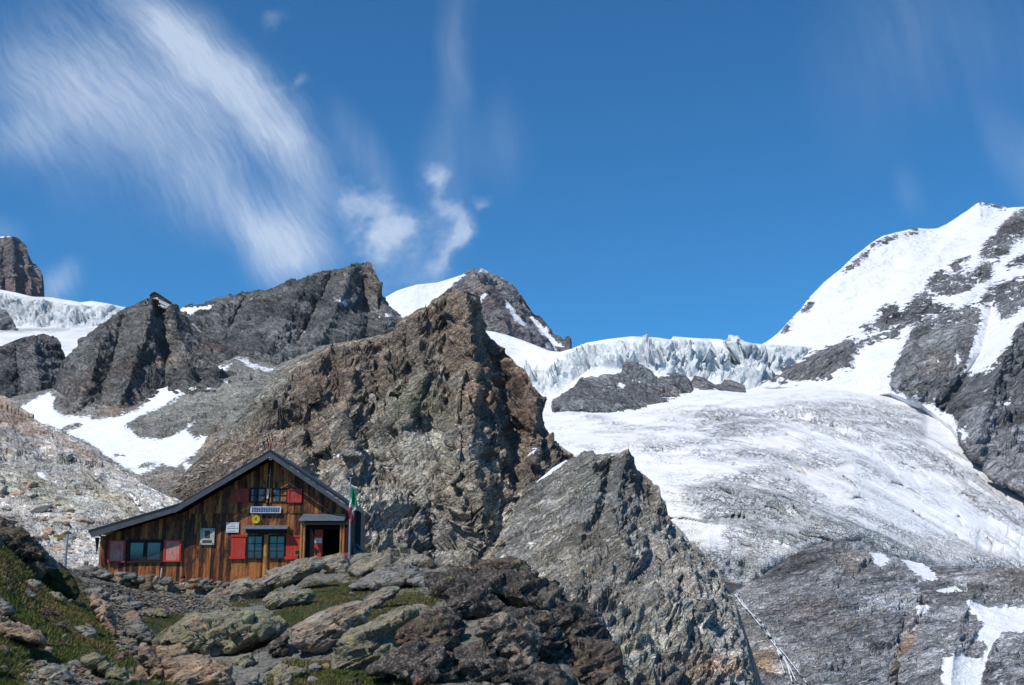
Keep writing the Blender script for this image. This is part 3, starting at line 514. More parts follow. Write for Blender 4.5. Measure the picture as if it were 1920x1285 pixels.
patch('glacier', [
    [(840, 612, 1950), (905, 620, 1940), (925, 622, 1930), (950, 628, 1920), (985, 640, 1900), (1030, 658, 1880), (1050, 660, 1860), (1072, 654, 1840), (1100, 643, 1820), (1140, 636, 1800), (1185, 631, 1790), (1230, 633, 1790), (1258, 637, 1790), (1262, 631, 1790), (1300, 634, 1790), (1350, 636, 1790), (1364, 640, 1790), (1380, 636, 1790), (1410, 644, 1790), (1440, 646, 1790), (1530, 652, 1790), (1600, 655, 1900), (1990, 680, 2400)],
    [(840, 640, 1860), (985, 682, 1820), (1050, 684, 1790), (1130, 650, 1760), (1190, 637, 1760), (1260, 638, 1760), (1400, 648, 1760), (1530, 657, 1770), (1600, 660, 1900), (1990, 690, 2350)],
    [(840, 760, 1760), (980, 742, 1740), (1050, 742, 1720), (1150, 722, 1710), (1250, 708, 1710), (1400, 730, 1700), (1450, 728, 1700), (1530, 712, 1720), (1600, 716, 1800), (1990, 720, 2200)],
    [(840, 800, 1560), (1030, 775, 1530), (1200, 768, 1500), (1400, 750, 1500), (1600, 738, 1540), (1700, 742, 1560), (1800, 765, 1500), (1990, 800, 1480)],
    [(840, 860, 1300), (1100, 830, 1270), (1300, 820, 1250), (1500, 805, 1250), (1700, 815, 1250), (1820, 860, 1200), (1990, 930, 1150)],
    [(840, 950, 1120), (1230, 900, 1080), (1400, 880, 1080), (1600, 880, 1090), (1750, 930, 1070), (1850, 960, 1060), (1990, 1000, 1040)],
    [(840, 1050, 1000), (1280, 1000, 950), (1450, 950, 960), (1600, 955, 960), (1750, 1005, 960), (1850, 1030, 960), (1990, 1050, 950)],
    [(840, 1150, 860), (1330, 1050, 860), (1395, 1082, 845), (1450, 1046, 860), (1520, 1012, 870), (1600, 1000, 880), (1680, 1028, 880), (1750, 1045, 880), (1850, 1050, 880), (1990, 1070, 880)],
    [(840, 1180, 865), (1330, 1080, 862), (1395, 1114, 850), (1450, 1076, 864), (1520, 1040, 872), (1600, 1028, 880), (1680, 1056, 880), (1750, 1072, 880), (1850, 1084, 880), (1990, 1104, 880)],
    [(840, 1200, 905), (1395, 1125, 890), (1600, 1040, 920), (1990, 1110, 920)]], M_ice, 1.8, disp=gdisp,
    jit=lambda X, Y: sstep(960, 1050, Y)*(9*fbm(np.stack([X/26, Y/60, X*0], -1), 4, 201)+4*facet(np.stack([X/18, Y/40, X*0], -1), 203)),
    attrs={'dirt': dirtf, 'serac': lambda X, Y, A: sstep(-3, 7, sdf(X, Y, SER))+0.85*np.exp(-((ldist(X, Y, [(1330, 1068), (1395, 1094), (1450, 1054), (1520, 1018), (1600, 1006), (1680, 1036), (1750, 1052), (1960, 1075)]))/9)**2),
           'fu': lambda X, Y, A: A[..., 0], 'fv': flowc}, dsm=12, dsmu=40, crest=0.12, back=((120, -6), (600, -60)),
    ridges=CRV+[([(1300, 930), (1400, 905), (1480, 930), (1560, 985)], 14, 40), ([(1460, 955), (1500, 1000)], -8, 10), ([(1180, 640), (1195, 700)], -10, 10), ([(1330, 645), (1340, 700)], -14, 12), ([(1250, 640), (1255, 700)], 12, 14), ([(1400, 650), (1420, 720)], 14, 16), ([(1370, 650), (1372, 710)], -14, 7)])
patch('rock_outcrop', [
    [(1036, 748, 1590), (1060, 736, 1595), (1076, 726, 1600), (1090, 708, 1610), (1120, 706, 1612), (1150, 704, 1615), (1166, 698, 1620), (1160, 690, 1630), (1168, 681, 1635), (1185, 677, 1640), (1205, 684, 1640), (1222, 696, 1640), (1232, 710, 1640), (1250, 704, 1640), (1270, 700, 1640), (1288, 706, 1640), (1298, 722, 1640), (1300, 740, 1635)],
    [(1036, 752, 1560), (1100, 740, 1560), (1200, 735, 1570), (1300, 742, 1590)],
    [(1036, 756, 1545), (1100, 768, 1500), (1150, 774, 1485), (1205, 776, 1480), (1225, 758, 1530), (1300, 748, 1570)], [(1036, 776, 1535), (1300, 780, 1500)]], M_dark, 1.5,
    disp=rocky(3.2, 3.2, 60, 0, (1, 1, 2), 93, 1.3), tint=(0.15, 0.155, 0.165), zones=[(1250, 740, 30, 15, 0, (0.16, 0.13, 0.125), .5)],
    snow=union([[(1160, 716), (1172, 720), (1168, 728), (1158, 724)], [(1185, 712), (1206, 716), (1200, 720)], [(1236, 706), (1262, 704), (1258, 709)]], soft=4), back=((20, -10), (60, -80)))
patch('rock_outcrop', [
    [(1292, 722, 1690), (1302, 704, 1700), (1320, 708, 1700), (1340, 722, 1690), (1352, 720, 1690), (1358, 712, 1700), (1375, 714, 1700), (1395, 722, 1690), (1398, 730, 1690)],
    [(1292, 728, 1650), (1320, 732, 1640), (1344, 738, 1620), (1362, 730, 1650), (1380, 736, 1630), (1398, 733, 1640)], [(1292, 748, 1620), (1398, 750, 1600)]], M_dark, 1.4, dsm=2,
    disp=rocky(2.4, 1.3, 30, 0, (1, 1, 2), 97, 0.6), tint=(0.13, 0.125, 0.13), back=((20, -10), (60, -80)))
# ---- the big snow peak on the right
RK = [[(1442, 713), (1450, 700), (1470, 690), (1500, 678), (1520, 668), (1545, 655), (1575, 645), (1592, 636), (1606, 640), (1600, 652), (1618, 655), (1598, 668), (1600, 680), (1596, 694), (1570, 700), (1550, 712), (1520, 714), (1480, 712), (1460, 720)],
      [(1600, 655), (1622, 640), (1650, 628), (1690, 620), (1680, 634), (1640, 640), (1606, 656)], [(1640, 605), (1655, 580), (1680, 572), (1690, 590), (1716, 560), (1735, 545), (1750, 560), (1745, 572), (1788, 578), (1770, 588), (1740, 590), (1720, 606), (1690, 620), (1664, 618), (1622, 622), (1615, 612)],
      [(1738, 540), (1745, 520), (1765, 508), (1790, 515), (1815, 510), (1835, 505), (1838, 520), (1820, 540), (1795, 552), (1765, 555)], [(1780, 500), (1800, 486), (1815, 482), (1810, 495), (1790, 508)], [(1838, 482), (1850, 455), (1868, 435), (1890, 418), (1918, 392), (2430, 385), (2430, 440), (1930, 440), (1900, 452), (1892, 470), (1870, 488)], [(1880, 440), (1850, 470), (1845, 462), (1872, 430), (1905, 396), (1912, 402)],
      [(1832, 505), (1846, 492), (1860, 498), (1856, 520), (1836, 530)], [(1646, 455), (1660, 446), (1680, 445), (1668, 454)], [(1694, 437), (1720, 431), (1721, 433), (1696, 440)], [(1584, 510), (1602, 490), (1640, 460), (1637, 467), (1602, 500)], [(1506, 585), (1520, 567), (1526, 567), (1510, 587)], [(1466, 624), (1482, 605), (1485, 606), (1470, 625)], [(1838, 382), (1886, 386), (1884, 392), (1850, 384)],
      [(1676, 704), (1690, 668), (1712, 622), (1738, 600), (1768, 588), (1800, 582), (1834, 576), (1838, 600), (1830, 625), (1822, 650), (1812, 680), (1798, 705), (1830, 700), (1862, 690), (1894, 650), (1910, 612), (1960, 580), (2430, 580), (2430, 1030), (1930, 985), (1872, 950), (1812, 900), (1798, 850), (1800, 795), (1780, 775), (1738, 755), (1712, 745), (1678, 730)],
      [(1850, 545), (1880, 530), (1930, 520), (2430, 500), (2430, 560), (1920, 575), (1880, 600), (1866, 570), (1836, 575)], [(1890, 500), (1930, 470), (2430, 455), (2430, 480), (1920, 495)]]
RH = [[(1790, 672), (1798, 660), (1800, 680), (1794, 690)], [(1755, 672), (1764, 676), (1758, 682)], [(1838, 736), (1862, 722), (1858, 730)], [(1800, 808), (1815, 804), (1820, 822), (1806, 830)], [(1870, 775), (1895, 745), (1890, 765)]]
def rpsnow(X, Y):
    s = np.full(X.shape, -60.0)
    for p in RK: s = np.maximum(s, sdf(X, Y, p))
    for p in RH: s = np.minimum(s, -sdf(X, Y, p))
    mixd = sstep(-20, 20, sdf(X, Y, [(1560, 640), (1700, 560), (1740, 500), (1860, 420), (2430, 380), (2430, 600), (1800, 620), (1700, 640), (1600, 680)]))
    return np.where(s > 0, np.maximum(np.clip(-s/4, -3, 3), -3+2.45*mixd), np.clip(-s/7, 0, 3))*(1-0.25*mixd)-0.04
patch('snow_peak', [
    [(1410, 655, 1950), (1440, 640, 1950), (1458, 626, 1960), (1480, 601, 1980), (1500, 582, 2010), (1520, 557, 2040), (1545, 530, 2080), (1575, 505, 2120), (1600, 481, 2160), (1625, 462, 2200), (1642, 450, 2230), (1655, 442, 2250), (1680, 436, 2280), (1705, 430, 2310), (1722, 428, 2330), (1740, 429, 2350), (1758, 428, 2370), (1775, 420, 2400), (1795, 407, 2430), (1815, 394, 2460), (1832, 382, 2490), (1838, 379, 2500), (1850, 381, 2500), (1870, 386, 2500), (1886, 391, 2490), (1900, 389, 2480), (1920, 388, 2470), (1990, 398, 2450)],
    [(1410, 665, 1880), (1480, 640, 1880), (1560, 600, 1920), (1700, 530, 2020), (1800, 480, 2130), (1900, 430, 2230), (1990, 430, 2250)],
    [(1410, 690, 1790), (1500, 682, 1730), (1600, 650, 1740), (1700, 605, 1780), (1800, 570, 1790), (1990, 520, 1850)],
    [(1410, 730, 1720), (1440, 724, 1680), (1510, 726, 1650), (1600, 714, 1620), (1675, 705, 1560), (1720, 690, 1500), (1800, 670, 1480), (1990, 620, 1500)],
    [(1410, 770, 1710), (1590, 750, 1610), (1670, 738, 1530), (1730, 762, 1430), (1780, 798, 1320), (1815, 842, 1190), (1872, 892, 1120), (1930, 928, 1080), (1990, 960, 1050)],
    [(1410, 800, 1700), (1590, 780, 1620), (1670, 765, 1600), (1730, 785, 1490), (1780, 826, 1380), (1815, 866, 1250), (1872, 916, 1190), (1930, 952, 1160), (1990, 984, 1140)]], M_peak, 1.6,
    disp=rocky(7.5, 6.5, -38, 10, (0.7, 1, 2.4), 103, 1.0, 0.93, snowrel=1.5), tint=(0.125, 0.127, 0.135), snow=rpsnow, dsm=5, back=((60, -80), (200, -400)),
    zones=[(1740, 660, 60, 60, 0, (0.16, 0.162, 0.165), .7), (1520, 700, 70, 20, -20, (0.15, 0.15, 0.155), .6), (1760, 690, 30, 30, 0, (0.18, 0.15, 0.14), .5), (1690, 600, 40, 20, 0, (0.09, 0.088, 0.095), .8), (1860, 800, 60, 70, 0, (0.135, 0.14, 0.15), .7), (1890, 420, 30, 20, 0, (0.11, 0.09, 0.095), .7)],
    ridges=[([(1838, 379), (1800, 430), (1740, 500), (1660, 570)], 30, 30), ([(1720, 610), (1700, 700), (1720, 750)], 40, 26), ([(1860, 580), (1840, 660), (1800, 720), (1770, 770)], -50, 22), ([(1920, 600), (1880, 680), (1850, 760), (1830, 830)], 45, 24), ([(1910, 400), (1850, 480), (1750, 550), (1660, 600), (1540, 680)], 26, 16), ([(1870, 520), (1800, 590)], -22, 14), ([(1560, 600), (1640, 560)], -10, 20)])
# ---- slabs under the glacier tongue
SL = [[(1690, 1050), (1715, 1050), (1742, 1064), (1758, 1086), (1735, 1086), (1706, 1072)], [(1720, 1132), (1742, 1134), (1728, 1152), (1716, 1182), (1710, 1182), (1720, 1160)], [(1630, 1036), (1652, 1036), (1672, 1052), (1660, 1060), (1638, 1056)], [(1752, 1108), (1792, 1098), (1812, 1104), (1800, 1108), (1765, 1113)],
      [(1808, 1124), (1840, 1130), (1862, 1140), (1920, 1142), (1990, 1150), (1990, 1175), (1915, 1185), (1880, 1188), (1862, 1215), (1850, 1240), (1838, 1290), (1790, 1300), (1762, 1275), (1772, 1240), (1800, 1226), (1840, 1235), (1850, 1215), (1825, 1200), (1845, 1170), (1830, 1150)], [(1772, 1195), (1788, 1190), (1785, 1200)]]
patch('rock_slabs', [
    [(1300, 1150, 800), (1370, 1115, 815), (1395, 1098, 830), (1420, 1085, 840), (1450, 1065, 850), (1490, 1040, 858), (1520, 1026, 862), (1560, 1014, 868), (1610, 1014, 870), (1640, 1030, 870), (1680, 1044, 868), (1720, 1056, 866), (1760, 1062, 864), (1850, 1066, 864), (1920, 1066, 864), (1990, 1080, 860)],
    [(1300, 1190, 740), (1400, 1130, 790), (1600, 1070, 810), (1990, 1120, 800)],
    [(1300, 1270, 660), (1600, 1180, 720), (1990, 1200, 720)], [(1300, 1420, 560), (1990, 1420, 580)]], M_slab, 1.7,
    disp=rocky(3.0, 2.6, -15, 0, (0.5, 1, 3), 113, 1.2, 0.9, led=1.6), tint=(0.19, 0.197, 0.214), snow=union(SL, soft=5), back=((60, -10), (160, -100)),
    zones=[(1500, 1055, 100, 30, -18, (0.085, 0.085, 0.092), .95), (1900, 1080, 90, 16, 5, (0.12, 0.115, 0.11), .8), (1730, 1075, 60, 10, 10, (0.12, 0.12, 0.12), .8), (1600, 1220, 80, 40, 0, (0.16, 0.16, 0.17), .7), (1400, 1180, 60, 60, 0, (0.24, 0.235, 0.22), .7), (1540, 1150, 60, 30, 0, (0.225, 0.20, 0.20), .7), (1695, 1220, 12, 60, 25, (0.20, 0.135, 0.09), 1.0), (1600, 1060, 30, 20, 0, (0.22, 0.17, 0.13), .6), (1880, 1090, 60, 30, 0, (0.17, 0.155, 0.145), .7), (1430, 1250, 30, 30, 0, (0.35, 0.24, 0.16), .7), (1620, 1110, 70, 40, 0, (0.25, 0.26, 0.285), .8)],
    ridges=[([(1695, 1160), (1680, 1285)], -12, 12), ([(1560, 1020), (1560, 1120)], 10, 30), ([(1740, 1130), (1712, 1185)], -8, 8), ([(1830, 1100), (1790, 1200), (1780, 1300)], 14, 25)])
# ---- pale moraine slope at the left, behind the hut
patch('moraine_slope', [
    [(-110, 700, 430), (0, 737, 420), (22, 748, 415), (45, 768, 410), (75, 786, 405), (100, 804, 400), (118, 818, 395), (140, 826, 390), (162, 832, 385), (185, 842, 380), (195, 858, 370), (222, 872, 360), (240, 890, 350), (262, 906, 340), (300, 924, 330), (335, 942, 320), (400, 962, 310), (520, 985, 300), (700, 1060, 290)],
    [(-110, 830, 360), (0, 850, 350), (200, 930, 320), (400, 1000, 290), (700, 1080, 270)],
    [(-110, 950, 290), (0, 960, 290), (200, 1010, 270), (400, 1050, 260), (700, 1100, 255)],
    [(-110, 1130, 215), (200, 1110, 220), (700, 1130, 240)]], M_mor, 1.6,
    disp=lambda A, X, Y, S: (lambda u: rocky(2.6, 1.7, 38, 20, (0.7, 1, 2), 123, 1.4)(A, X, Y, S)*(1-0.72*u)+u*(0.42*facet(A/1.8, 131, 1.6)+0.25*facet(A/0.8, 133, 1.6)+0.8*fbm(A/9, 3, 5)))(sstep(-20, 30, sdf(X, Y, [(-200, 880), (60, 890), (200, 950), (360, 985), (720, 1050), (720, 1200), (-200, 1200)]))), tint=(0.31, 0.30, 0.285),
    zones=[(20, 780, 90, 24, 35, (0.30, 0.215, 0.165), .85), (150, 850, 60, 10, 30, (0.26, 0.19, 0.15), .7), (60, 860, 70, 40, 30, (0.33, 0.325, 0.315), .6), (60, 920, 130, 24, 22, (0.19, 0.19, 0.145), .8), (230, 960, 90, 16, 28, (0.24, 0.225, 0.17), .6), (140, 1020, 90, 50, 0, (0.42, 0.41, 0.39), .8)],
    snow=union([[(66, 888), (84, 896), (112, 912), (108, 915), (84, 904), (70, 896)], [(238, 937), (252, 940), (270, 962), (262, 963), (248, 948)], [(224, 911), (232, 920), (228, 922)]], soft=4),
    ridges=[([(60, 780), (120, 850), (220, 920)], 6, 26), ([(30, 800), (100, 880), (200, 930)], -6, 20)])
# ================================================================ CAMERA, SUN, SKY
cam = bpy.data.objects.new('camera', bpy.data.cameras.new('camera')); COL.objects.link(cam)
cam.location = (0, 0, CAMZ); cam.rotation_euler = (math.radians(90)+PITCH, 0, 0)
cam.data.lens = 40; cam.data.sensor_width = 36; cam.data.clip_start = 0.5; cam.data.clip_end = 60000
SC.camera = cam
el, az = math.radians(SUN_EL), math.radians(SUN_AZ)
SD = Vector((math.cos(el)*math.sin(az), math.cos(el)*math.cos(az), math.sin(el)))
sl = bpy.data.lights.new('sun', 'SUN'); sl.energy = 4.5; sl.angle = math.radians(0.53); sl.color = (1.0, 0.955, 0.89)
so = bpy.data.objects.new('sun', sl); COL.objects.link(so); so.rotation_euler = SD.to_track_quat('Z', 'Y').to_euler(); so.location = (-60, -40, 80)
SC.view_settings.view_transform = 'Standard'; SC.view_settings.look = 'None'; SC.view_settings.gamma = 1; SC.view_settings.exposure = 0.1
w = bpy.data.worlds.new('World'); SC.world = w; w.use_nodes = True; nt = NT(w.node_tree)
sky = nt.n('ShaderNodeTexSky', sky_type='NISHITA', sun_disc=False, sun_elevation=el, sun_rotation=az, altitude=2800, air_density=1.0, dust_density=0.15, ozone_density=3.5)
skyc = nt.mix(1.0, sky.outputs[0], (0.25, 0.83, 1.10, 1), 'MULTIPLY')
g = nt.n('ShaderNodeTexCoord').outputs['Generated']
sp = nt.n('ShaderNodeSeparateXYZ', {'Vector': g}); yy = nt.m('MAXIMUM', sp.outputs[1], 0.08)
uv = nt.n('ShaderNodeCombineXYZ', {'X': nt.m('DIVIDE', sp.outputs[0], yy), 'Y': nt.m('DIVIDE', sp.outputs[2], yy)}).outputs[0]
def UV(px, py):
    q = P(px, py, 1.0); return float(q[0]), float(q[2]-CAMZ)
wn = nt.n('ShaderNodeTexNoise', {'Vector': uv, 'Scale': 3.5, 'Detail': 6.0, 'Roughness': 0.52}).outputs['Color']
wd = nt.vm('SCALE', nt.vm('SUBTRACT', wn, (.5, .5, .5)), 0.11); uw = nt.vm('ADD', uv, wd)
wn2 = nt.n('ShaderNodeTexNoise', {'Vector': uv, 'Scale': 14.0, 'Detail': 4.0, 'Roughness': 0.6}).outputs['Color']
uw2 = nt.vm('ADD', uw, nt.vm('SCALE', nt.vm('SUBTRACT', wn2, (.5, .5, .5)), 0.07))
def blob(p0, p1, wpx, wt, vec, pad=0.0):
    """one wisp of cirrus, a soft ellipse from p0 to p1 on the sky"""
    a, b = UV(*p0), UV(*p1); c = ((a[0]+b[0])/2, (a[1]+b[1])/2)
    L = math.hypot(b[0]-a[0], b[1]-a[1])/2+1e-4; th = math.atan2(b[1]-a[1], b[0]-a[0])
    mp = nt.n('ShaderNodeMapping', {'Vector': vec, 'Location': (c[0], c[1], 0), 'Rotation': (0, 0, th), 'Scale': (L*1.25, wpx/F*1.06, 1)}, vector_type='TEXTURE')
    l = nt.vm('LENGTH', mp.outputs[0])
    return nt.mr(l, 1.0, 0.0, 0, wt, True)
def addup(lst):
    r = lst[0]
    for x in lst[1:]: r = nt.m('ADD', r, x)
    return r
def strands(ang, sx, sy, scale, lo, hi, det=7):
    v = nt.n('ShaderNodeMapping', {'Vector': uw, 'Rotation': (0, 0, math.radians(-ang))}).outputs[0]
    return nt.mr(nt.noise(nt.vm('MULTIPLY', v, (sx, sy, 1)), scale, det, 0.6, 0.15), lo, hi, 0, 1, False)
cir = addup([blob((200, -60), (480, 200), 110, .85, uw), blob((380, 90), (640, 400), 95, .95, uw), blob((230, 40), (560, 420), 210, .55, uw), blob((40, -60), (330, 330), 300, .48, uw), blob((-120, 60), (260, 300), 240, .42, uw),
             blob((250, 280), (470, 480), 120, .45, uw), blob((440, 380), (620, 560), 120, .75, uw), blob((560, 300), (610, 540), 120, .5, uw), blob((470, 430), (640, 600), 120, .32, uw), blob((60, 120), (420, 420), 240, .3, uw), blob((380, 350), (560, 560), 90, .4, uw), blob((-80, 330), (120, 250), 90, .3, uw), blob((80, 500), (150, 560), 70, .75, uw), blob((-40, 430), (60, 440), 40, .3, uw)])
s1 = strands(-45, 1.0, 3.2, 4.0, 0.22, 0.72); s2 = strands(-70, 1.0, 5.0, 9.0, 0.2, 0.8)
s3 = strands(-56, 1.0, 8.0, 26.0, 0.3, 0.7, 8)
fine = nt.m('MULTIPLY_ADD', s2, 0.28, nt.m('MULTIPLY_ADD', s3, 0.42, nt.m('MULTIPLY', s1, 0.62)))
c1 = nt.m('MULTIPLY', nt.m('MINIMUM', cir, 1.15), nt.mr(nt.m('MULTIPLY_ADD', cir, 0.45, fine), 0.34, 1.50, 0.05, 0.95))
puf = addup([blob((660, 330), (700, 420), 60, .8, uw2), blob((680, 420), (760, 480), 75, 1.0, uw2), blob((805, 300), (835, 390), 48, 1.0, uw2), blob((780, 400), (850, 440), 55, .8, uw2), blob((810, 450), (890, 450), 62, .9, uw2), blob((880, 400), (925, 410), 36, .6, uw2), blob((790, 470), (860, 510), 70, .9, uw2), blob((640, 450), (860, 560), 120, .45, uw2), blob((640, 340), (740, 470), 90, .45, uw2), blob((500, 60), (550, 20), 30, .4, uw2), blob((530, 160), (575, 150), 30, .5, uw2), blob((520, 190), (480, 160), 26, .3, uw2)])
pn = nt.mr(nt.m('MULTIPLY_ADD', puf, 0.2, nt.noise(nt.vm('ADD', uw, (3.1, 7.7, 0)), 12, 10, 0.72, 0.3)), 0.42, 0.86, 0, 1.1)
c2 = nt.m('MULTIPLY', nt.m('MINIMUM', puf, 1.0), pn)
vrt = addup([blob((870, -60), (850, 230), 60, .24, uw), blob((858, 120), (800, 600), 80, .26, uw), blob((620, 180), (760, 420), 60, .32, uv), blob((950, 150), (940, 380), 90, .16, uw), blob((1500, 60), (1780, 120), 320, .12, uv), blob((1850, 180), (1960, 400), 70, .3, uv), blob((1690, 300), (1720, 420), 40, .14, uv), blob((1880, -60), (1700, 200), 260, .14, uv)])
c3 = nt.m('MULTIPLY', vrt, strands(-84, 0.8, 6.0, 6.0, 0.15, 0.8))
mask = nt.m('MULTIPLY', nt.m('ADD', nt.m('ADD', c1, c2), c3), nt.mr(sp.outputs[1], 0.1, 0.3), clamp=True)
mask = nt.m('MULTIPLY', mask, 0.80)
b1 = nt.n('ShaderNodeBackground', {'Color': skyc, 'Strength': 0.125}); b2 = nt.n('ShaderNodeBackground', {'Color': (0.60, 0.70, 0.86, 1), 'Strength': 1.0})
mx = nt.n('ShaderNodeMixShader', {0: mask, 1: b1, 2: b2}); o = nt.n('ShaderNodeOutputWorld'); nt.t.links.new(mx.outputs[0], o.inputs[0])

# ---- thin alpine air: one box of even haze round the camera and everything it sees
hz, nh = newmat('haze_air'); vp = nh.n('ShaderNodeVolumePrincipled', {'Color': (0.72, 0.84, 1.0, 1), 'Density': 0.000018, 'Anisotropy': 0.2}); oh = nh.n('ShaderNodeOutputMaterial'); nh.t.links.new(vp.outputs[0], oh.inputs['Volume'])
X0, X1, Y0_, Y1_, Z0_, Z1_ = -3600, 3600, -400, 5200, -76.5, 1500
o = meshobj('haze', [(x, y, z) for z in (Z0_, Z1_) for y in (Y0_, Y1_) for x in (X0, X1)], [(0, 2, 3, 1), (4, 5, 7, 6), (0, 1, 5, 4), (2, 6, 7, 3), (0, 4, 6, 2), (1, 3, 7, 5)], hz); tag(o, None, None, None, 'stuff')
# ================================================================ FOREGROUND
def lichen_rock(nt, p, base, ylw=0.3, blk=0.3, orn=0.1, s=0.12, k=(0.5, 1, 3), dip=-24, pale=1.0):
    wn = nt.n('ShaderNodeTexNoise', {'Vector': p, 'Scale': 0.5/s, 'Detail': 3.0}).outputs['Color']
    pw = nt.vm('ADD', p, nt.vm('SCALE', nt.vm('SUBTRACT', wn, (.5, .5, .5)), 1.5*s))
    q = aniso(nt, pw, dip, 0, k)
    f1, c1 = nt.facet(q, 0.35/s); f2, c2 = nt.facet(q, 1.3/s)
    n1 = nt.noise(q, 0.7/s, 6, 0.65); n2 = nt.noise(p, 0.12/s, 4, 0.6); n3 = nt.noise(p, 3.5/s, 4, 0.7)
    v = nt.m('MULTIPLY_ADD', c1, 0.35, nt.m('MULTIPLY_ADD', n1, 0.8, nt.m('MULTIPLY_ADD', n3, 0.8, n2)))
    col = nt.vm('SCALE', nt.n('ShaderNodeCombineColor', {0: base[0], 1: base[1], 2: base[2]}).outputs[0], nt.mr(v, 0.95, 1.95, 0.45, 1.75))
    col = nt.mix(nt.mr(n1, 0.34, 0.45, 0.7, 0.0), col, (0.03, 0.028, 0.025, 1))
    col = nt.mix(nt.mr(nt.noise(p, 0.25/s, 5, 0.6), 0.52, 0.68, 0, 0.5), col, nt.mix(1.0, col, (1.25, 0.95, 0.72, 1), 'MULTIPLY'))
    vz = nt.n('ShaderNodeTexVoronoi', {'Vector': pw, 'Scale': 1.6/s}); sp = nt.n('ShaderNodeSeparateColor', {'Color': vz.outputs['Color']})
    if blk:
        bm = nt.m('MULTIPLY', nt.mr(nt.noise(pw, 0.9/s, 6, 0.72), 0.60-0.22*blk, 0.66-0.22*blk), nt.mr(n2, 0.5-0.2*blk, 0.6-0.2*blk, 0.0, 1.0))
        col = nt.mix(nt.m('MULTIPLY', bm, 0.85), col, (0.028, 0.026, 0.026, 1))
        col = nt.mix(nt.m('MULTIPLY', nt.mr(nt.noise(pw, 2.4/s, 4, 0.7), 0.56, 0.62), 0.5*blk*pale), col, (0.42, 0.41, 0.38, 1))
    if ylw:
        ym = nt.m('MULTIPLY', nt.mr(nt.noise(pw, 1.4/s, 6, 0.75), 0.53, 0.58), nt.mr(nt.noise(p, 0.16/s, 4, 0.6), 0.62-0.18*ylw, 0.70-0.18*ylw))
        col = nt.mix(nt.m('MULTIPLY', ym, 0.8), col, (0.36, 0.36, 0.07, 1))
        gm = nt.mr(nt.noise(nt.vm('ADD', p, (9, 3, 4)), 0.3/s, 5, 0.6), 0.5, 0.62, 0, 0.5*ylw)
        col = nt.mix(gm, col, nt.mix(1.0, col, (0.85, 1.0, 0.62, 1), 'MULTIPLY'))
    if orn:
        om = nt.m('MULTIPLY', nt.mr(nt.noise(pw, 1.1/s, 5, 0.7), 0.55, 0.60), nt.mr(nt.noise(nt.vm('ADD', p, (5, 5, 5)), 0.2/s, 3, 0.6), 0.64-0.16*orn, 0.69-0.16*orn))
        col = nt.mix(nt.m('MULTIPLY', om, 0.7), col, (0.36, 0.12, 0.035, 1))
    h = nt.m('MULTIPLY_ADD', f1, 1.0, nt.m('MULTIPLY_ADD', f2, 0.35, nt.m('MULTIPLY_ADD', n1, 1.0, nt.m('MULTIPLY', n3, 0.3))))
    return col, h
def mat_boulder(name, base, **kw):
    base = (base[0]*1.16, base[1]*1.06, base[2]*0.95)
    m, nt = newmat(name); s = kw.get('s', 0.12)
    col, h = lichen_rock(nt, pos(nt), base, **kw); nt.out(col, 0.88, nt.bump(h, s*0.55, 1.0), 0.25); return m
MB_ = {'pale': mat_boulder('slab_pale', (0.27, 0.255, 0.225), ylw=0.35, blk=0.18, orn=0.12),
       'lich': mat_boulder('slab_lichen', (0.235, 0.23, 0.19), ylw=0.8, blk=0.3, orn=0.1),
       'tan': mat_boulder('boulder_tan', (0.31, 0.245, 0.19), ylw=0.15, blk=0.12, orn=0.25, s=0.14),
       'grey': mat_boulder('boulder_grey', (0.23, 0.235, 0.235), ylw=0.2, blk=0.25, orn=0.05),
       'rust': mat_boulder('boulder_rusty', (0.15, 0.095, 0.065), ylw=0.35, blk=0.55, orn=0.35),
       'orng': mat_boulder('slab_orange', (0.29, 0.265, 0.235), ylw=0.25, blk=0.15, orn=0.95),
       'dark': mat_boulder('rock_black_crust', (0.17, 0.15, 0.135), ylw=0.25, blk=0.85, orn=0.15, s=0.10, k=(0.8, 1, 1.4)),
       'dkpl': mat_boulder('rock_speckled_pale', (0.25, 0.215, 0.19), ylw=0.2, blk=0.55, orn=0.15, s=0.11, k=(0.8, 1, 1.6)),
       'dkbr': mat_boulder('rock_brown_dark', (0.13, 0.105, 0.085), ylw=0.4, blk=0.6, orn=0.35, s=0.12, k=(0.8, 1, 1.4))}
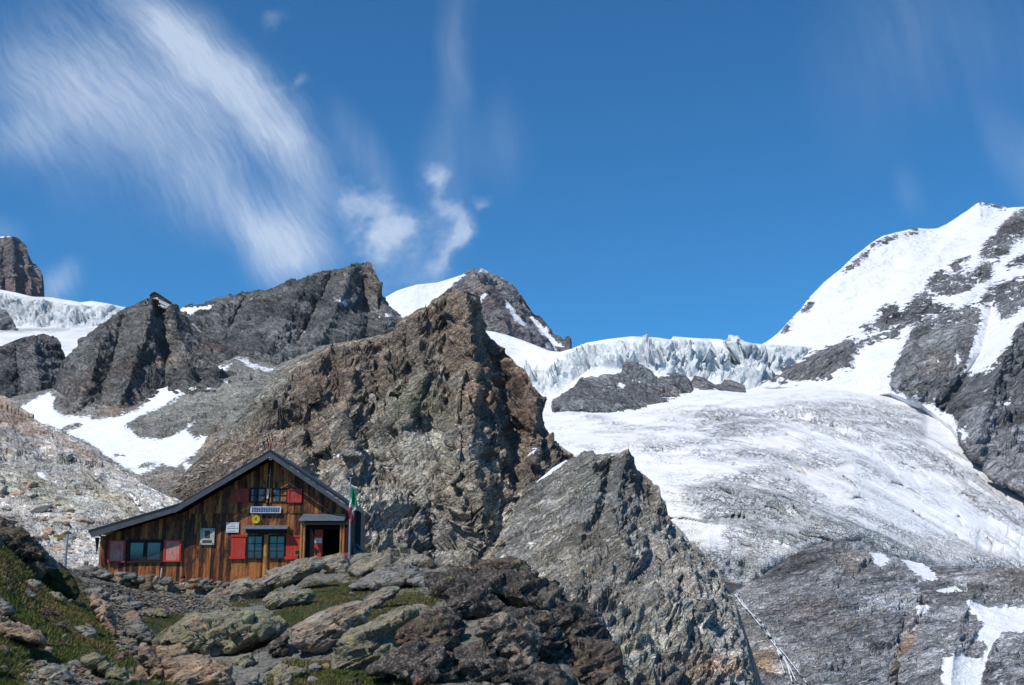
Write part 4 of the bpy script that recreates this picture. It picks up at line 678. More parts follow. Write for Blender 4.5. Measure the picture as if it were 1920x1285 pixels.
# ---- ground
def mat_ground():
    m, nt = newmat('ground'); p = pos(nt)
    rc, rh = lichen_rock(nt, p, (0.22, 0.21, 0.185), ylw=0.4, blk=0.3, orn=0.1)
    g = nt.attr('grass'); gv = nt.attr('gravel')
    t1 = nt.noise(p, 1.1, 5, 0.65); t2 = nt.noise(p, 9, 5, 0.7); t3 = nt.noise(nt.vm('ADD', p, (3, 8, 1)), 0.55, 4, 0.6)
    turf = nt.ramp(nt.m('MULTIPLY_ADD', t2, 0.45, nt.m('MULTIPLY', t1, 0.6)), [(0.36, (0.035, 0.030, 0.014)), (0.5, (0.085, 0.075, 0.032)), (0.62, (0.14, 0.115, 0.05)), (0.74, (0.20, 0.155, 0.08))])
    turf = nt.mix(nt.mr(t3, 0.46, 0.62, 0, 0.85), turf, nt.ramp(t2, [(0.35, (0.022, 0.035, 0.010)), (0.65, (0.065, 0.095, 0.026))]))
    vz = nt.n('ShaderNodeTexVoronoi', {'Vector': p, 'Scale': 9.0}); sp = nt.n('ShaderNodeSeparateColor', {'Color': vz.outputs['Color']})
    gc = nt.ramp(sp.outputs[0], [(0.0, (0.06, 0.06, 0.058)), (0.45, (0.17, 0.165, 0.155)), (0.8, (0.27, 0.26, 0.24)), (1.0, (0.42, 0.41, 0.39))])
    gc = nt.mix(nt.mr(vz.outputs['Distance'], 0.35, 0.7, 0, 0.85), gc, (0.02, 0.02, 0.018, 1))
    e = nt.m('MULTIPLY_ADD', nt.m('SUBTRACT', nt.noise(p, 0.9, 6, 0.7), 0.5), 3.2, g)
    gf = nt.mr(e, -0.15, 0.15, 0, 1, True)
    vf = nt.mr(nt.m('MULTIPLY_ADD', nt.m('SUBTRACT', nt.noise(p, 0.7, 5, 0.7), 0.5), 2.0, gv), -0.1, 0.1, 0, 1, True)
    col = nt.mix(vf, nt.mix(gf, rc, turf), gc)
    hh = nt.n('ShaderNodeMix', {0: gf, 2: rh, 3: nt.m('MULTIPLY', t2, 2.0)}, data_type='FLOAT').outputs[0]
    hh = nt.n('ShaderNodeMix', {0: vf, 2: hh, 3: nt.m('MULTIPLY', vz.outputs['Distance'], -1.2)}, data_type='FLOAT').outputs[0]
    nt.out(col, 0.92, nt.bump(hh, 0.07, 1.0), 0.15); return m
GRV = [[(196, 1094), (240, 1104), (300, 1116), (400, 1122), (440, 1126), (420, 1142), (360, 1150), (300, 1152), (262, 1158), (240, 1185), (236, 1215), (222, 1220), (206, 1180), (178, 1130), (140, 1100)], [(30, 1040), (60, 1048), (110, 1064), (150, 1072), (188, 1082), (140, 1080), (80, 1064), (36, 1052)],
       [(60, 1250), (140, 1245), (200, 1290), (40, 1300)], [(420, 1100), (436, 1098), (436, 1112), (424, 1112)]]
GRS = [([(-300, 960), (0, 1020), (100, 1062), (150, 1085), (190, 1130), (215, 1180), (250, 1240), (330, 1290), (330, 1500), (-300, 1500)], 1.0), ([(262, 1160), (330, 1144), (400, 1140), (385, 1160), (360, 1175), (330, 1192), (300, 1194), (280, 1180)], 1.3), ([(60, 1066), (110, 1068), (150, 1100), (170, 1125), (110, 1120)], 1.0),
       ([(500, 1160), (560, 1110), (590, 1090), (680, 1095), (700, 1110), (660, 1130), (600, 1165), (540, 1180)], 1.0), ([(650, 1090), (740, 1062), (780, 1060), (700, 1090)], .8), ([(700, 1130), (760, 1110), (830, 1120), (810, 1140), (720, 1160), (650, 1180)], .9), ([(500, 1290), (540, 1230), (640, 1240), (720, 1270), (860, 1300)], .9), ([(440, 1125), (520, 1115), (500, 1130), (430, 1140)], .7), ([(800, 1090), (920, 1080), (960, 1095), (880, 1110)], .4)]
def grassf(X, Y, A=None):
    w = np.full(X.shape, -1.5)
    for poly, v in GRS: w = np.maximum(w, np.clip(sdf(X, Y, poly)/10, -1.5, v))
    return w
def gravf(X, Y, A=None):
    w = np.full(X.shape, -1.5)
    for poly in GRV: w = np.maximum(w, np.clip(sdf(X, Y, poly)/7, -1.5, 1))
    return w
def gnd_disp(A, X, Y, S):
    near = np.clip((A[..., 1]-50)/2.5, 0, 1)*(X > 170)*(X < 560)       # level bench under the hut
    g = np.clip(grassf(X, Y), -1, 1)
    q = A@frame(-24, 0, (0.6, 1, 2.6))
    h = 0.30*fbm(A/3.0, 4, 301)+(1-0.5*(g > 0))*(0.22*facet(q/1.3, 303, 1.5)+0.10*facet(q/0.45, 305, 1.4))+0.06*fbm(A/0.5, 4, 307)*(g > -0.5)
    return h*(1-near)-0.05
M_ground = mat_ground()
patch('ground', [
    [(-320, 900, 22), (-100, 940, 26), (0, 985, 32), (60, 1012, 37), (95, 1042, 42), (125, 1066, 47), (190, 1074, 51), (250, 1088, 53.2), (300, 1093, 53.8), (450, 1093, 53.8), (540, 1088, 54), (590, 1066, 54), (640, 1058, 54.5), (700, 1058, 52), (760, 1062, 49), (850, 1076, 44), (960, 1076, 38), (1010, 1094, 34), (1060, 1135, 30), (1100, 1172, 27.5), (1140, 1225, 24.5), (1158, 1290, 22), (1170, 1400, 20)],
    [(-320, 980, 15), (0, 1060, 25), (100, 1102, 32), (200, 1118, 40), (300, 1127, 43), (400, 1128, 44), (500, 1122, 43), (600, 1108, 42), (700, 1102, 42), (850, 1108, 38), (960, 1110, 32), (1030, 1150, 28), (1100, 1220, 24.5), (1150, 1310, 21), (1170, 1420, 19)],
    [(-320, 1100, 11), (0, 1150, 20), (150, 1170, 26), (250, 1172, 32), (330, 1170, 35), (450, 1160, 34), (600, 1150, 33), (750, 1142, 32), (900, 1160, 28), (1050, 1225, 23.5), (1170, 1440, 18)],
    [(-320, 1220, 9), (0, 1235, 17), (250, 1232, 23.5), (400, 1218, 26.5), (600, 1216, 25), (800, 1230, 23.5), (950, 1260, 21.5), (1170, 1470, 17)],
    [(-320, 1400, 7.5), (0, 1350, 13), (600, 1340, 17), (900, 1360, 17), (1170, 1560, 14)],
    [(-320, 2600, 3.5), (600, 2200, 5), (1170, 2300, 6)]], M_ground, 2.2, disp=gnd_disp, attrs={'grass': grassf, 'gravel': gravf}, dsm=5, crest=1.0, back=((13, 0.0), (26, -9), (60, -70)))
# ---- boulders: outline in photo pixels gives each its height and width, the ground under it its place, T its depth
def z3(*a): return [(x/3.835, 950+y/3.835) for x, y in a]
def z4(*a): return [(400+x/3.84, 1000+y/3.84) for x, y in a]
def z5(*a): return [(800+x/3.84, 1000+y/3.84) for x, y in a]
NB = [0]; RG = {'pale': .42, 'lich': .45, 'tan': .40, 'grey': .42, 'rust': .45, 'orng': .38, 'dark': .55, 'dkbr': .5, 'dkpl': .5}
def boulder(name, poly, mat, label, thick=0.55, dep=None, rough=1.0, cat='boulder', group=None, parent=None, ddep=0.0, gx=None):
    NB[0] += 1; sd = 400+NB[0]*7
    pl = np.array(poly, float); pl = pl.mean(0)+(pl-pl.mean(0))*(1.05 if not group else 1.0)
    a = pl; b = np.roll(pl, -1, 0); cr = a[:, 0]*b[:, 1]-b[:, 0]*a[:, 1]; ar = cr.sum()/2
    cx = ((a[:, 0]+b[:, 0])*cr).sum()/(6*ar); cy = ((a[:, 1]+b[:, 1])*cr).sum()/(6*ar)
    W = np.ptp(pl[:, 0]); H = np.ptp(pl[:, 1]); yb = pl[:, 1].max()
    ppm = None
    d0 = dep if dep else depth_at('ground', gx or cx, min(yb-0.15*H, 1330))
    T = thick*0.5*(0.55*W+0.6*H)*d0/F
    d = d0+0.5*T+ddep if not dep else d0
    nth = int(np.clip((W+H)*2/2.6, 28, 300)); nph = int(np.clip((W+H)/2/1.9, 16, 150))
    th = np.linspace(0, 2*np.pi, nth, endpoint=False); R = np.zeros(nth)
    ct, st = np.cos(th), np.sin(th)
    for (x0, y0), (x1, y1) in zip(a, b):                       # farthest crossing of each ray with the outline
        ex, ey = x1-x0, y1-y0; den = ct*ey-st*ex
        with np.errstate(divide='ignore', invalid='ignore'):
            t = ((x0-cx)*ey-(y0-cy)*ex)/den; u = ((x0-cx)*st-(y0-cy)*ct)/den
        ok = (np.abs(den) > 1e-9) & (u >= -1e-6) & (u <= 1+1e-6) & (t > 0); R = np.where(ok & (t > R), t, R)
    Rp = np.concatenate([R[-2:], R, R[:2]]); R = 0.5*R+0.25*Rp[1:-3]+0.25*Rp[3:-1]
    ph = np.linspace(0.02, np.pi-0.02, nph)[:, None]
    g = np.sin(ph)**0.62; dz = -np.sign(np.cos(ph))*np.abs(np.cos(ph))**0.8
    X = cx+R[None]*g*ct[None]; Y = cy+R[None]*g*st[None]
    D = d+T*dz+0*X
    # lean the faces: the top lies further back than the foot, as a slab on a slope does
    D = D+T*0.55*(cy-Y)/max(H, 1)
    A = P(X, Y, D)
    du = np.roll(A, -1, 1)-np.roll(A, 1, 1); dv = np.gradient(A, axis=0); N = np.cross(du, dv); N /= np.linalg.norm(N, axis=-1, keepdims=True)+1e-9
    if (N*(A-A.mean((0, 1)))).sum() < 0: N = -N
    L = math.sqrt(W*H)*d/F; q = A@frame(-22, 0, (0.7, 1, 2.4)); s = max(L, 0.12)
    taper = 0.35+0.65*np.clip(np.abs(np.cos(ph))*1.6, 0, 1)
    h = s*(0.15*facet(q/(0.5*s), sd, 1.8)+0.08*facet(q/(0.2*s), sd+3, 1.6)+0.05*fbm(A/(0.25*s), 4, sd+5))
    z1 = (A@frame(-22, 0))[..., 2]; h = h+s*0.09*ledges(z1, A, 0.22*s, sd+9)+0.05*s*fbm(A/(0.7*s), 2, sd+8)
    A = A+N*(h*taper*rough*RG.get(mat if isinstance(mat, str) else '', .6))[..., None]
    org = A.mean((0, 1)); org[2] = A[..., 2].min()
    V = np.concatenate([A.reshape(-1, 3), A[0].mean(0)[None], A[-1].mean(0)[None]], 0)
    Q = gridquads(nph, nth, True); n0 = nph*nth
    j = np.arange(nth); j2 = (j+1) % nth
    capA = np.stack([np.full(nth, n0), j2, j, j], -1); capB = np.stack([np.full(nth, n0+1), (nph-1)*nth+j, (nph-1)*nth+j2, (nph-1)*nth+j2], -1)
    me_faces = [tuple(f) for f in Q]+[tuple(f[:3]) for f in capA]+[tuple(f[:3]) for f in capB]
    o = meshobj(name, V, me_faces, mat if not isinstance(mat, str) else MB_[mat], parent, True, org)
    if not parent: tag(o, label, cat, group)
    return o
BL = [
 (z3((0, 100), (80, 120), (180, 180), (250, 250), (310, 330), (342, 392), (280, 385), (180, 375), (90, 330), (0, 240), (-60, 200), (-60, 110)), 'dkbr', 'big dark brown boulder on the skyline of the grassy slope at the left edge', .7),
 (z3((160, 545), (220, 528), (290, 540), (304, 560), (240, 592), (180, 588)), 'grey', 'flat grey rock lying alone on the upper grassy slope', .7),
 (z3((655, 655), (700, 645), (760, 690), (800, 740), (832, 810), (830, 920), (785, 925), (738, 870), (705, 790), (665, 740)), 'tan', 'tall smooth brown boulder standing at the edge of the gravel path', .7),
 (z3((905, 835), (960, 828), (1060, 880), (1140, 950), (1138, 1012), (1060, 995), (980, 955), (910, 905)), 'grey', 'long purple grey slab tilted beside the green grass patch', .8),
 (z3((1005, 1000), (1040, 985), (1100, 1050), (1150, 1110), (1208, 1240), (1200, 1285), (1130, 1245), (1050, 1170), (1000, 1110)), 'tan', 'pointed grey brown boulder leaning left of the big tan block', .7),
 (z3((1130, 1012), (1320, 992), (1362, 1060), (1340, 1085), (1200, 1105), (1130, 1085)), 'tan', 'brown squared block behind the big flat tan boulder', .9),
 (z3((1178, 1115), (1300, 1085), (1400, 1073), (1520, 1098), (1645, 1160), (1660, 1300), (1220, 1310), (1200, 1210)), 'tan', 'big flat tan boulder at the bottom edge of the picture', .9),
 (z3((-120, 780), (0, 790), (80, 840), (200, 870), (290, 930), (335, 995), (250, 975), (100, 945), (-120, 950)), 'tan', 'pale pinkish slab breaking out of the grass at the left edge', .9),
 (z3((500, 875), (600, 853), (690, 888), (698, 922), (650, 955), (560, 915)), 'grey', 'rounded grey boulder in the grass above the pink flowers', .8),
 (z3((590, 1100), (680, 1060), (760, 1090), (850, 1150), (905, 1200), (940, 1290), (860, 1270), (700, 1190), (620, 1140)), 'lich', 'yellow lichened layered slab jutting from the lower grassy slope', .8),
 (z3((545, 440), (640, 430), (740, 448), (822, 492), (800, 520), (640, 510), (560, 480)), 'grey', 'low grey slab left of the hut corner where the trail passes', .9),
 (z3((600, 600), (720, 578), (792, 630), (765, 668), (680, 655)), 'grey', 'grey slab below the left end of the dry stone wall', .8),
 (z3((798, 660), (860, 645), (940, 650), (930, 690), (850, 705), (810, 690)), 'grey', 'dark bluish rock on the gravel below the stone wall', .8),
 (z3((865, 700), (960, 680), (1030, 700), (1000, 735), (900, 750)), 'grey', 'pale flat rock in the middle of the gravel path', .8),
 (z3((885, 780), (960, 748), (1020, 790), (1012, 832), (920, 835)), 'tan', 'small brown boulder at the left tip of the green grass patch', .8),
 (z3((1010, 750), (1100, 735), (1210, 745), (1215, 800), (1120, 800), (1030, 785)), 'lich', 'low lichened ledge between the gravel and the green grass', .9),
 (z3((838, 885), (875, 848), (905, 868), (895, 928), (850, 930)), 'grey', 'small upright stone beside the tall brown boulder', .7),
 (z3((915, 960), (950, 945), (990, 965), (975, 1000), (925, 1000)), 'lich', 'small mossy stone under the long purple grey slab', .7),
 (z3((945, 1040), (985, 1028), (1012, 1055), (1005, 1090), (960, 1090)), 'dark', 'small dark stone wedged beside the pointed boulder', .7),
 (z3((1060, 1000), (1120, 1010), (1140, 1060), (1130, 1080), (1090, 1050)), 'rust', 'small reddish stone between the pointed boulder and the brown block', .7),
 ([(296, 1206), (318, 1192), (345, 1170), (365, 1158), (407, 1151), (440, 1148), (472, 1148), (500, 1158), (532, 1172), (522, 1182), (500, 1190), (470, 1205), (440, 1235), (400, 1238), (350, 1222), (312, 1214)], 'lich', 'large grey whaleback rock with yellow green lichen in the lower centre', .8),
 (z4((60, 770), (130, 690), (240, 650), (380, 640), (440, 700), (432, 765), (370, 835), (260, 875), (150, 890), (65, 860)), 'rust', 'rounded boulder with a rusty underside below the lichened whaleback', .9),
 (z4((270, 870), (420, 790), (538, 738), (532, 850), (440, 905), (330, 918), (280, 905)), 'dark', 'dark wedge shaped slab leaning against the rusty rounded boulder', .6),
 (z4((130, 900), (270, 860), (300, 930), (240, 960), (140, 950)), 'lich', 'lichened block squeezed under the dark wedge shaped slab', .8),
 (z4((0, 470), (80, 395), (180, 345), (260, 332), (340, 345), (430, 300), (520, 250), (620, 200), (700, 188), (760, 192), (790, 215), (740, 260), (620, 320), (480, 370), (300, 430), (120, 490), (0, 510)), 'pale', 'long pale slab rising in front of the hut wall below the right windows', .5),
 (z4((740, 200), (800, 170), (870, 156), (950, 160), (975, 200), (978, 290), (940, 310), (860, 290), (790, 250)), 'pale', 'grey rock below the porch door at the foot of the flagpole', .9),
 (z4((960, 185), (1040, 148), (1150, 148), (1200, 170), (1120, 215), (980, 232)), 'pale', 'smooth grey rock on the skyline right of the flagpole', .8),
 (z4((975, 265), (1080, 200), (1200, 150), (1300, 132), (1420, 143), (1540, 180), (1605, 232), (1560, 268), (1450, 262), (1350, 265), (1250, 285), (1100, 300), (990, 300)), 'pale', 'largest rounded slab on the skyline right of the hut', .8),
 (z4((960, 385), (1100, 325), (1250, 268), (1400, 248), (1560, 275), (1700, 288), (1830, 325), (1700, 385), (1500, 385), (1350, 355), (1200, 385), (1050, 410)), 'grey', 'layered grey slab just below the rounded skyline slab', .8),
 (z4((350, 480), (430, 420), (510, 440), (620, 395), (700, 410), (735, 455), (640, 510), (580, 530), (480, 552), (400, 530)), 'lich', 'cracked lichened slab in the moss below the long pale slab', .8),
 (z4((570, 690), (740, 590), (900, 520), (1040, 503), (1125, 530), (1110, 600), (960, 690), (900, 780), (820, 870), (760, 885), (680, 850), (590, 800)), 'orng', 'flat grey slab spotted with orange lichen in the middle of the rocks', .5),
 (z4((1105, 480), (1220, 400), (1335, 382), (1330, 430), (1230, 485), (1180, 565), (1125, 545)), 'pale', 'narrow pale slab above the orange spotted slab', .7),
 (z4((900, 860), (920, 780), (1000, 700), (1150, 640), (1330, 560), (1455, 555), (1460, 615), (1330, 685), (1290, 770), (1280, 870), (1150, 960), (990, 1035), (950, 1000), (850, 1000)), 'lich', 'steep lichened slab slanting down to the dark rocks', .6),
 (z4((1285, 710), (1350, 640), (1500, 600), (1640, 628), (1745, 700), (1765, 805), (1700, 850), (1500, 870), (1330, 860), (1290, 790)), 'dkbr', 'rounded black crusted boulder with a brown hollow front', .9),
 (z4((1105, 985), (1250, 890), (1400, 838), (1600, 848), (1725, 900), (1770, 1060), (1680, 1094), (1450, 1080), (1200, 1020)), 'dark', 'broad speckled boulder at the foot of the dark rocks', .9),
 (z4((1430, 520), (1500, 508), (1570, 535), (1550, 560), (1450, 555)), 'pale', 'small pale block in the brown moss beside the dark rocks', .8),
 (z4((1540, 560), (1660, 530), (1760, 580), (1785, 680), (1740, 700), (1640, 620), (1560, 600)), 'dark', 'black crusted shoulder behind the rounded black boulder', .8),
 (z5((340, 255), (400, 200), (560, 188), (665, 190), (755, 262), (640, 305), (480, 318), (420, 320), (350, 285)), 'dkbr', 'dark brown capstone on the top of the right hand outcrop', .9),
 (z5((165, 262), (240, 235), (295, 250), (285, 278), (190, 280)), 'dkbr', 'small dark stone on the skyline left of the capstone', .9),
 (z5((-60, 220), (0, 190), (60, 215), (75, 265), (0, 280), (-60, 270)), 'dkbr', 'rounded brown stone on the skyline at the end of the big slab', .9),
 (z5((20, 300), (350, 320), (560, 312), (740, 300), (850, 350), (935, 430), (1060, 540), (1000, 600), (860, 560), (700, 520), (560, 500), (420, 460), (200, 430), (40, 400)), 'dark', 'long dark ledge running down under the capstone', .7),
 (z5((115, 450), (200, 400), (420, 390), (520, 480), (585, 580), (500, 635), (380, 610), (250, 590)), 'dark', 'brownish rounded block left of the middle of the dark outcrop', .8),
 (z5((940, 470), (1100, 520), (1200, 568), (1270, 665), (1300, 760), (1290, 865), (1200, 920), (1080, 840), (1000, 720), (920, 600)), 'dark', 'steep black lichened shoulder on the right edge of the outcrop', .8),
 (z5((1040, 760), (1200, 770), (1330, 788), (1388, 870), (1398, 980), (1440, 1110), (1000, 1110), (1010, 1020), (980, 900)), 'dkbr', 'lowest brown black block on the right edge of the outcrop', .9),
 (z5((370, 620), (560, 590), (700, 640), (850, 740), (830, 780), (770, 900), (800, 1010), (700, 1020), (560, 890), (420, 800)), 'dkpl', 'pale grey split block in the middle of the dark outcrop', .6),
 (z5((540, 540), (760, 540), (920, 630), (980, 800), (1040, 960), (880, 980), (780, 890), (690, 760)), 'dark', 'black hollowed rock right of the pale split block', .6),
 (z5((220, 850), (400, 790), (600, 870), (750, 970), (960, 1010), (1000, 1120), (200, 1120)), 'dark', 'wide speckled block along the bottom of the dark outcrop', .8),
 (z5((-20, 600), (120, 545), (235, 600), (265, 700), (225, 820), (60, 800)), 'dark', 'dark speckled block left of the pale split block', .6),
 (z4((380, 1010), (480, 940), (560, 955), (690, 1000), (600, 1035), (400, 1045)), 'lich', 'low stone ledge in the moss near the bottom edge', .8),
 (z4((410, 1110), (480, 1040), (575, 1020), (565, 1110)), 'lich', 'small upright lichened slab at the bottom edge', .8),
 (z4((100, 1120), (200, 1050), (335, 1005), (310, 1120)), 'grey', 'grey lichened slab right of the big flat tan boulder', .8),
 (z4((685, 960), (735, 930), (785, 960), (755, 1015), (700, 1005)), 'grey', 'small squared stone in the moss below the orange spotted slab', .8),
 (z4((780, 945), (830, 935), (845, 975), (800, 985)), 'tan', 'small pinkish stone beside the squared stone in the moss', .8),
 (z4((965, 1060), (1020, 1045), (1085, 1065), (1060, 1094), (975, 1100)), 'dark', 'little black stone at the bottom edge of the moss', .8),
 ([(70, 1258), (100, 1246), (128, 1256), (138, 1276), (104, 1280), (76, 1274)], 'grey', 'grey stone in the gravel at the lower left corner', .8),
 ([(-30, 1130), (0, 1122), (22, 1136), (30, 1150), (6, 1156), (-30, 1150)], 'grey', 'half buried grey rock at the left edge above the pink slab', .8),
 ([(36, 1103), (58, 1108), (70, 1120), (52, 1122), (36, 1114)], 'grey', 'thin grey stone below the flat rock on the upper slope', .8),
 ([(92, 1110), (112, 1113), (126, 1126), (120, 1132), (98, 1122)], 'lich', 'grey stone ridge under the round grass hummock', .8),
]
for poly, mk, lab, th in BL: boulder('boulder', poly, mk, lab, th)
boulder('grass_hummock', [(78, 1090), (90, 1072), (108, 1066), (126, 1072), (140, 1088), (150, 1112), (140, 1126), (110, 1116), (90, 1104)], M_ground, 'round brown grass hummock beside the trail on the left slope', 0.5, cat='hummock', rough=0.4)
for nm in ('grass_hummock',):
    me = bpy.data.objects[nm].data; a = me.attributes.new('grass', 'FLOAT', 'POINT'); a.data.foreach_set('value', np.full(len(me.vertices), 2.0, np.float32)); a = me.attributes.new('gravel', 'FLOAT', 'POINT'); a.data.foreach_set('value', np.full(len(me.vertices), -2.0, np.float32))
print('boulders', round(time.time()-T0, 1))
# ---- loose stones
def stone_mesh(name, seed, mat, flat=0.6, sub=3, npl=14, dmin=.62):
    bm = bmesh.new(); bmesh.ops.create_icosphere(bm, subdivisions=sub, radius=1.0)
    rs = np.random.default_rng(seed); pn = rs.normal(size=(npl, 3)); pn /= np.linalg.norm(pn, axis=1)[:, None]; pd = rs.uniform(dmin, 1.0, npl)
    V = np.array([v.co[:] for v in bm.verts]); dd = V@pn.T
    with np.errstate(divide='ignore'): r = np.where(dd > 0.05, pd[None]/np.maximum(dd, .05), 9).min(1)
    r = np.minimum(r, 1.15); V = V*r[:, None]; V = V+V*(0.08*fbm(V*1.7, 3, seed)+0.1*facet(V*1.3, seed))[:, None]; V[:, 2] *= flat
    for v, c in zip(bm.verts, V): v.co = c
    me = bpy.data.meshes.new(name); bm.to_mesh(me); bm.free(); me.materials.append(mat); me.shade_smooth(); return me
M_st = [mat_boulder('stone_grey', (0.24, 0.24, 0.23), ylw=0.1, blk=0.15, orn=0.05, s=0.05), mat_boulder('stone_green', (0.15, 0.185, 0.185), ylw=0.1, blk=0.2, orn=0.0, s=0.05), mat_boulder('stone_tan', (0.30, 0.25, 0.18), ylw=0.15, blk=0.1, orn=0.15, s=0.05), mat_boulder('stone_brown', (0.16, 0.12, 0.095), ylw=0.1, blk=0.2, orn=0.1, s=0.05)]
SM = [stone_mesh('stone', 900+i, M_st[i % 4], 0.62 if i < 6 else 0.8) for i in range(8)]
def inst(name, me, loc, sc, rot, label=None, cat=None, group=None, parent=None):
    o = bpy.data.objects.new(name, me); link(o, parent); o.location = loc; o.scale = sc; o.rotation_euler = rot
    return tag(o, label, cat, group)
# dry stone wall in front of the hut
wall = empty('stone_wall', tuple(P(330, 1116, 48.0)), 'low dry stone wall of grey, green and tan stones below the hut', 'wall')
wl = Vector(wall.location); rs = random.Random(5)
def wtop(x): return np.interp(x, [218, 240, 262, 300, 322, 329, 354, 362, 372, 400, 432], [1077, 1077, 1079, 1084, 1083, 1099, 1099, 1090, 1086, 1090, 1097])
def wbot(x): return np.interp(x, [218, 260, 300, 345, 400, 432], [1092, 1104, 1116, 1118, 1119, 1112])
k = 0; yy_ = 0
for row in range(4):
    x = 214+rs.uniform(0, 8)
    while x < 432 and k < 92:
        w_ = rs.uniform(9, 21)*(1.15 if row else 1.0); t_, b_ = wtop(x+w_/2), wbot(x+w_/2); hh_ = (b_-t_)/4.0
        yc = b_-hh_*(row+0.5)+rs.uniform(-1, 1); dpt = 48.0+0.12*row
        c = P(x+w_/2, yc, dpt); me = rs.choice(SM)
        inst('stone', me, tuple(Vector(tuple(c))-wl), (w_*0.62*dpt/F, rs.uniform(.2, .3), max(hh_*0.78, 4.6)*dpt/F/0.62*rs.uniform(.85, 1.2)), (rs.uniform(-.15, .15), rs.uniform(-.2, .2), rs.uniform(-.3, .3)), parent=wall)
        x += w_*0.86; k += 1
# boulders that top the wall
for (x0, y0, w_, h_, mi, lb) in ((246, 1082, 24, 15, 1, 'rounded blue green stone on the left part of the dry stone wall'), (265, 1088, 15, 14, 1, 'dark grey green stone right of the blue green wall stone'), (230, 1077, 24, 9, 0, 'flat pale grey stone topping the left end of the wall'), (314, 1091, 22, 19, 1, 'big grey green stone right of the white marker stick'), (276, 1104, 24, 26, 3, 'brown rounded boulder bulging from the foot of the wall'), (363, 1089, 20, 12, 2, 'tan rounded stone on top of the wall right of the resting person'), (382, 1092, 14, 9, 0, 'pale blue stone on the wall top between two tan stones'), (396, 1091, 10, 9, 3, 'small pinkish stone at the right end of the wall top'), (391, 1101, 16, 12, 1, 'round blue grey stone low in the right end of the wall')):
    me = SM[mi] if mi != 2 else SM[2]; c = P(x0, y0, 47.6)
    inst('rounded_stone', me, tuple(c), (w_/2*47.6/F*1.1, .3, h_/2*47.6/F*1.5), (0, 0, 0.2), lb, 'stone')
# free stones on the slopes
def ground_pt(px, py, pn='ground'):
    z = ZB[pn]; ix, iy = int(px/2)+100, int(py/2)+100
    if not (0 <= ix < 1200 and 0 <= iy < 900): return None
    d = z[iy, ix]
    return None if d > 1e8 else P(px, py, float(d))
def scatter(n, poly, smin, smax, label, group, seed, pn='ground', kind='stone'):
    r = random.Random(seed); xs = [p[0] for p in poly]; ys = [p[1] for p in poly]; c = 0; t = 0
    while c < n and t < 9000:
        t += 1; x, y = r.uniform(min(xs), max(xs)), r.uniform(min(ys), max(ys))
        if sdf(np.array([x]), np.array([y]), poly)[0] < 0: continue
        p = ground_pt(x, y, pn)
        if p is None: continue
        s = smin+(smax-smin)*r.random()**3.5
        inst(kind, r.choice(SM), (p[0], p[1], p[2]+s*0.1), (s*r.uniform(.8, 1.5), s, s*r.uniform(.6, 1.0)), (r.uniform(-.4, .4), r.uniform(-.3, .5), r.uniform(0, 6.28)), label, kind, group); c += 1
scatter(70, [(-20, 1040), (100, 1100), (190, 1160), (230, 1220), (320, 1290), (-20, 1290)], 0.06, 0.16, 'small loose stone half sunk in the grass of the left slope', 'loose stones on the left grass slope', 1)
scatter(34, [(205, 1165), (235, 1150), (262, 1160), (250, 1220), (300, 1260), (260, 1290), (225, 1230)], 0.08, 0.2, 'angular stone among the rubble of the narrow gully right of the grass slope', 'stones in the gully', 2)
scatter(30, [(195, 1096), (300, 1118), (430, 1126), (400, 1145), (240, 1150), (190, 1120)], 0.05, 0.13, 'small stone lying on the gravel bench below the dry stone wall', 'stones on the gravel bench', 3)
scatter(26, [(520, 1150), (700, 1100), (900, 1100), (860, 1140), (700, 1230), (600, 1290), (500, 1285)], 0.06, 0.14, 'small loose stone in the moss between the slabs right of the whaleback', 'loose stones in the moss', 4)
MMb = [mat_boulder('far_boulder_pale', (0.46, 0.44, 0.41), ylw=0.0, blk=0.0, orn=0.0, s=0.6), mat_boulder('far_boulder_grey', (0.36, 0.36, 0.35), ylw=0.0, blk=0.0, orn=0.0, s=0.6), mat_boulder('far_boulder_brown', (0.36, 0.28, 0.22), ylw=0.0, blk=0.0, orn=0.0, s=0.6)]
SMs = SM; SM = [stone_mesh('boulder', 950+i, MMb[(i*2) % 3], 0.55+.06*i, 3, 9, .38) for i in range(6)]
scatter(150, [(-10, 900), (60, 900), (200, 985), (190, 1070), (90, 1060), (-10, 990)], 0.35, 2.2, 'pale boulder lying on the rubble of the light grey slope behind the hut', 'boulders on the pale rubble slope', 5, 'moraine_slope', 'boulder')
scatter(40, [(0, 760), (120, 840), (300, 950), (330, 960), (200, 960), (0, 880)], 0.4, 1.6, 'block resting on the upper part of the pale slabby slope at the left', 'blocks on the upper pale slope', 6, 'moraine_slope', 'boulder')
scatter(60, [(300, 890), (390, 860), (480, 800), (540, 860), (420, 900), (340, 935)], 0.7, 2.4, 'broken block in the brown scree between the snowfield and the hut roof', 'blocks in the brown scree', 7, 'brown_spur', 'boulder')
SM = SMs
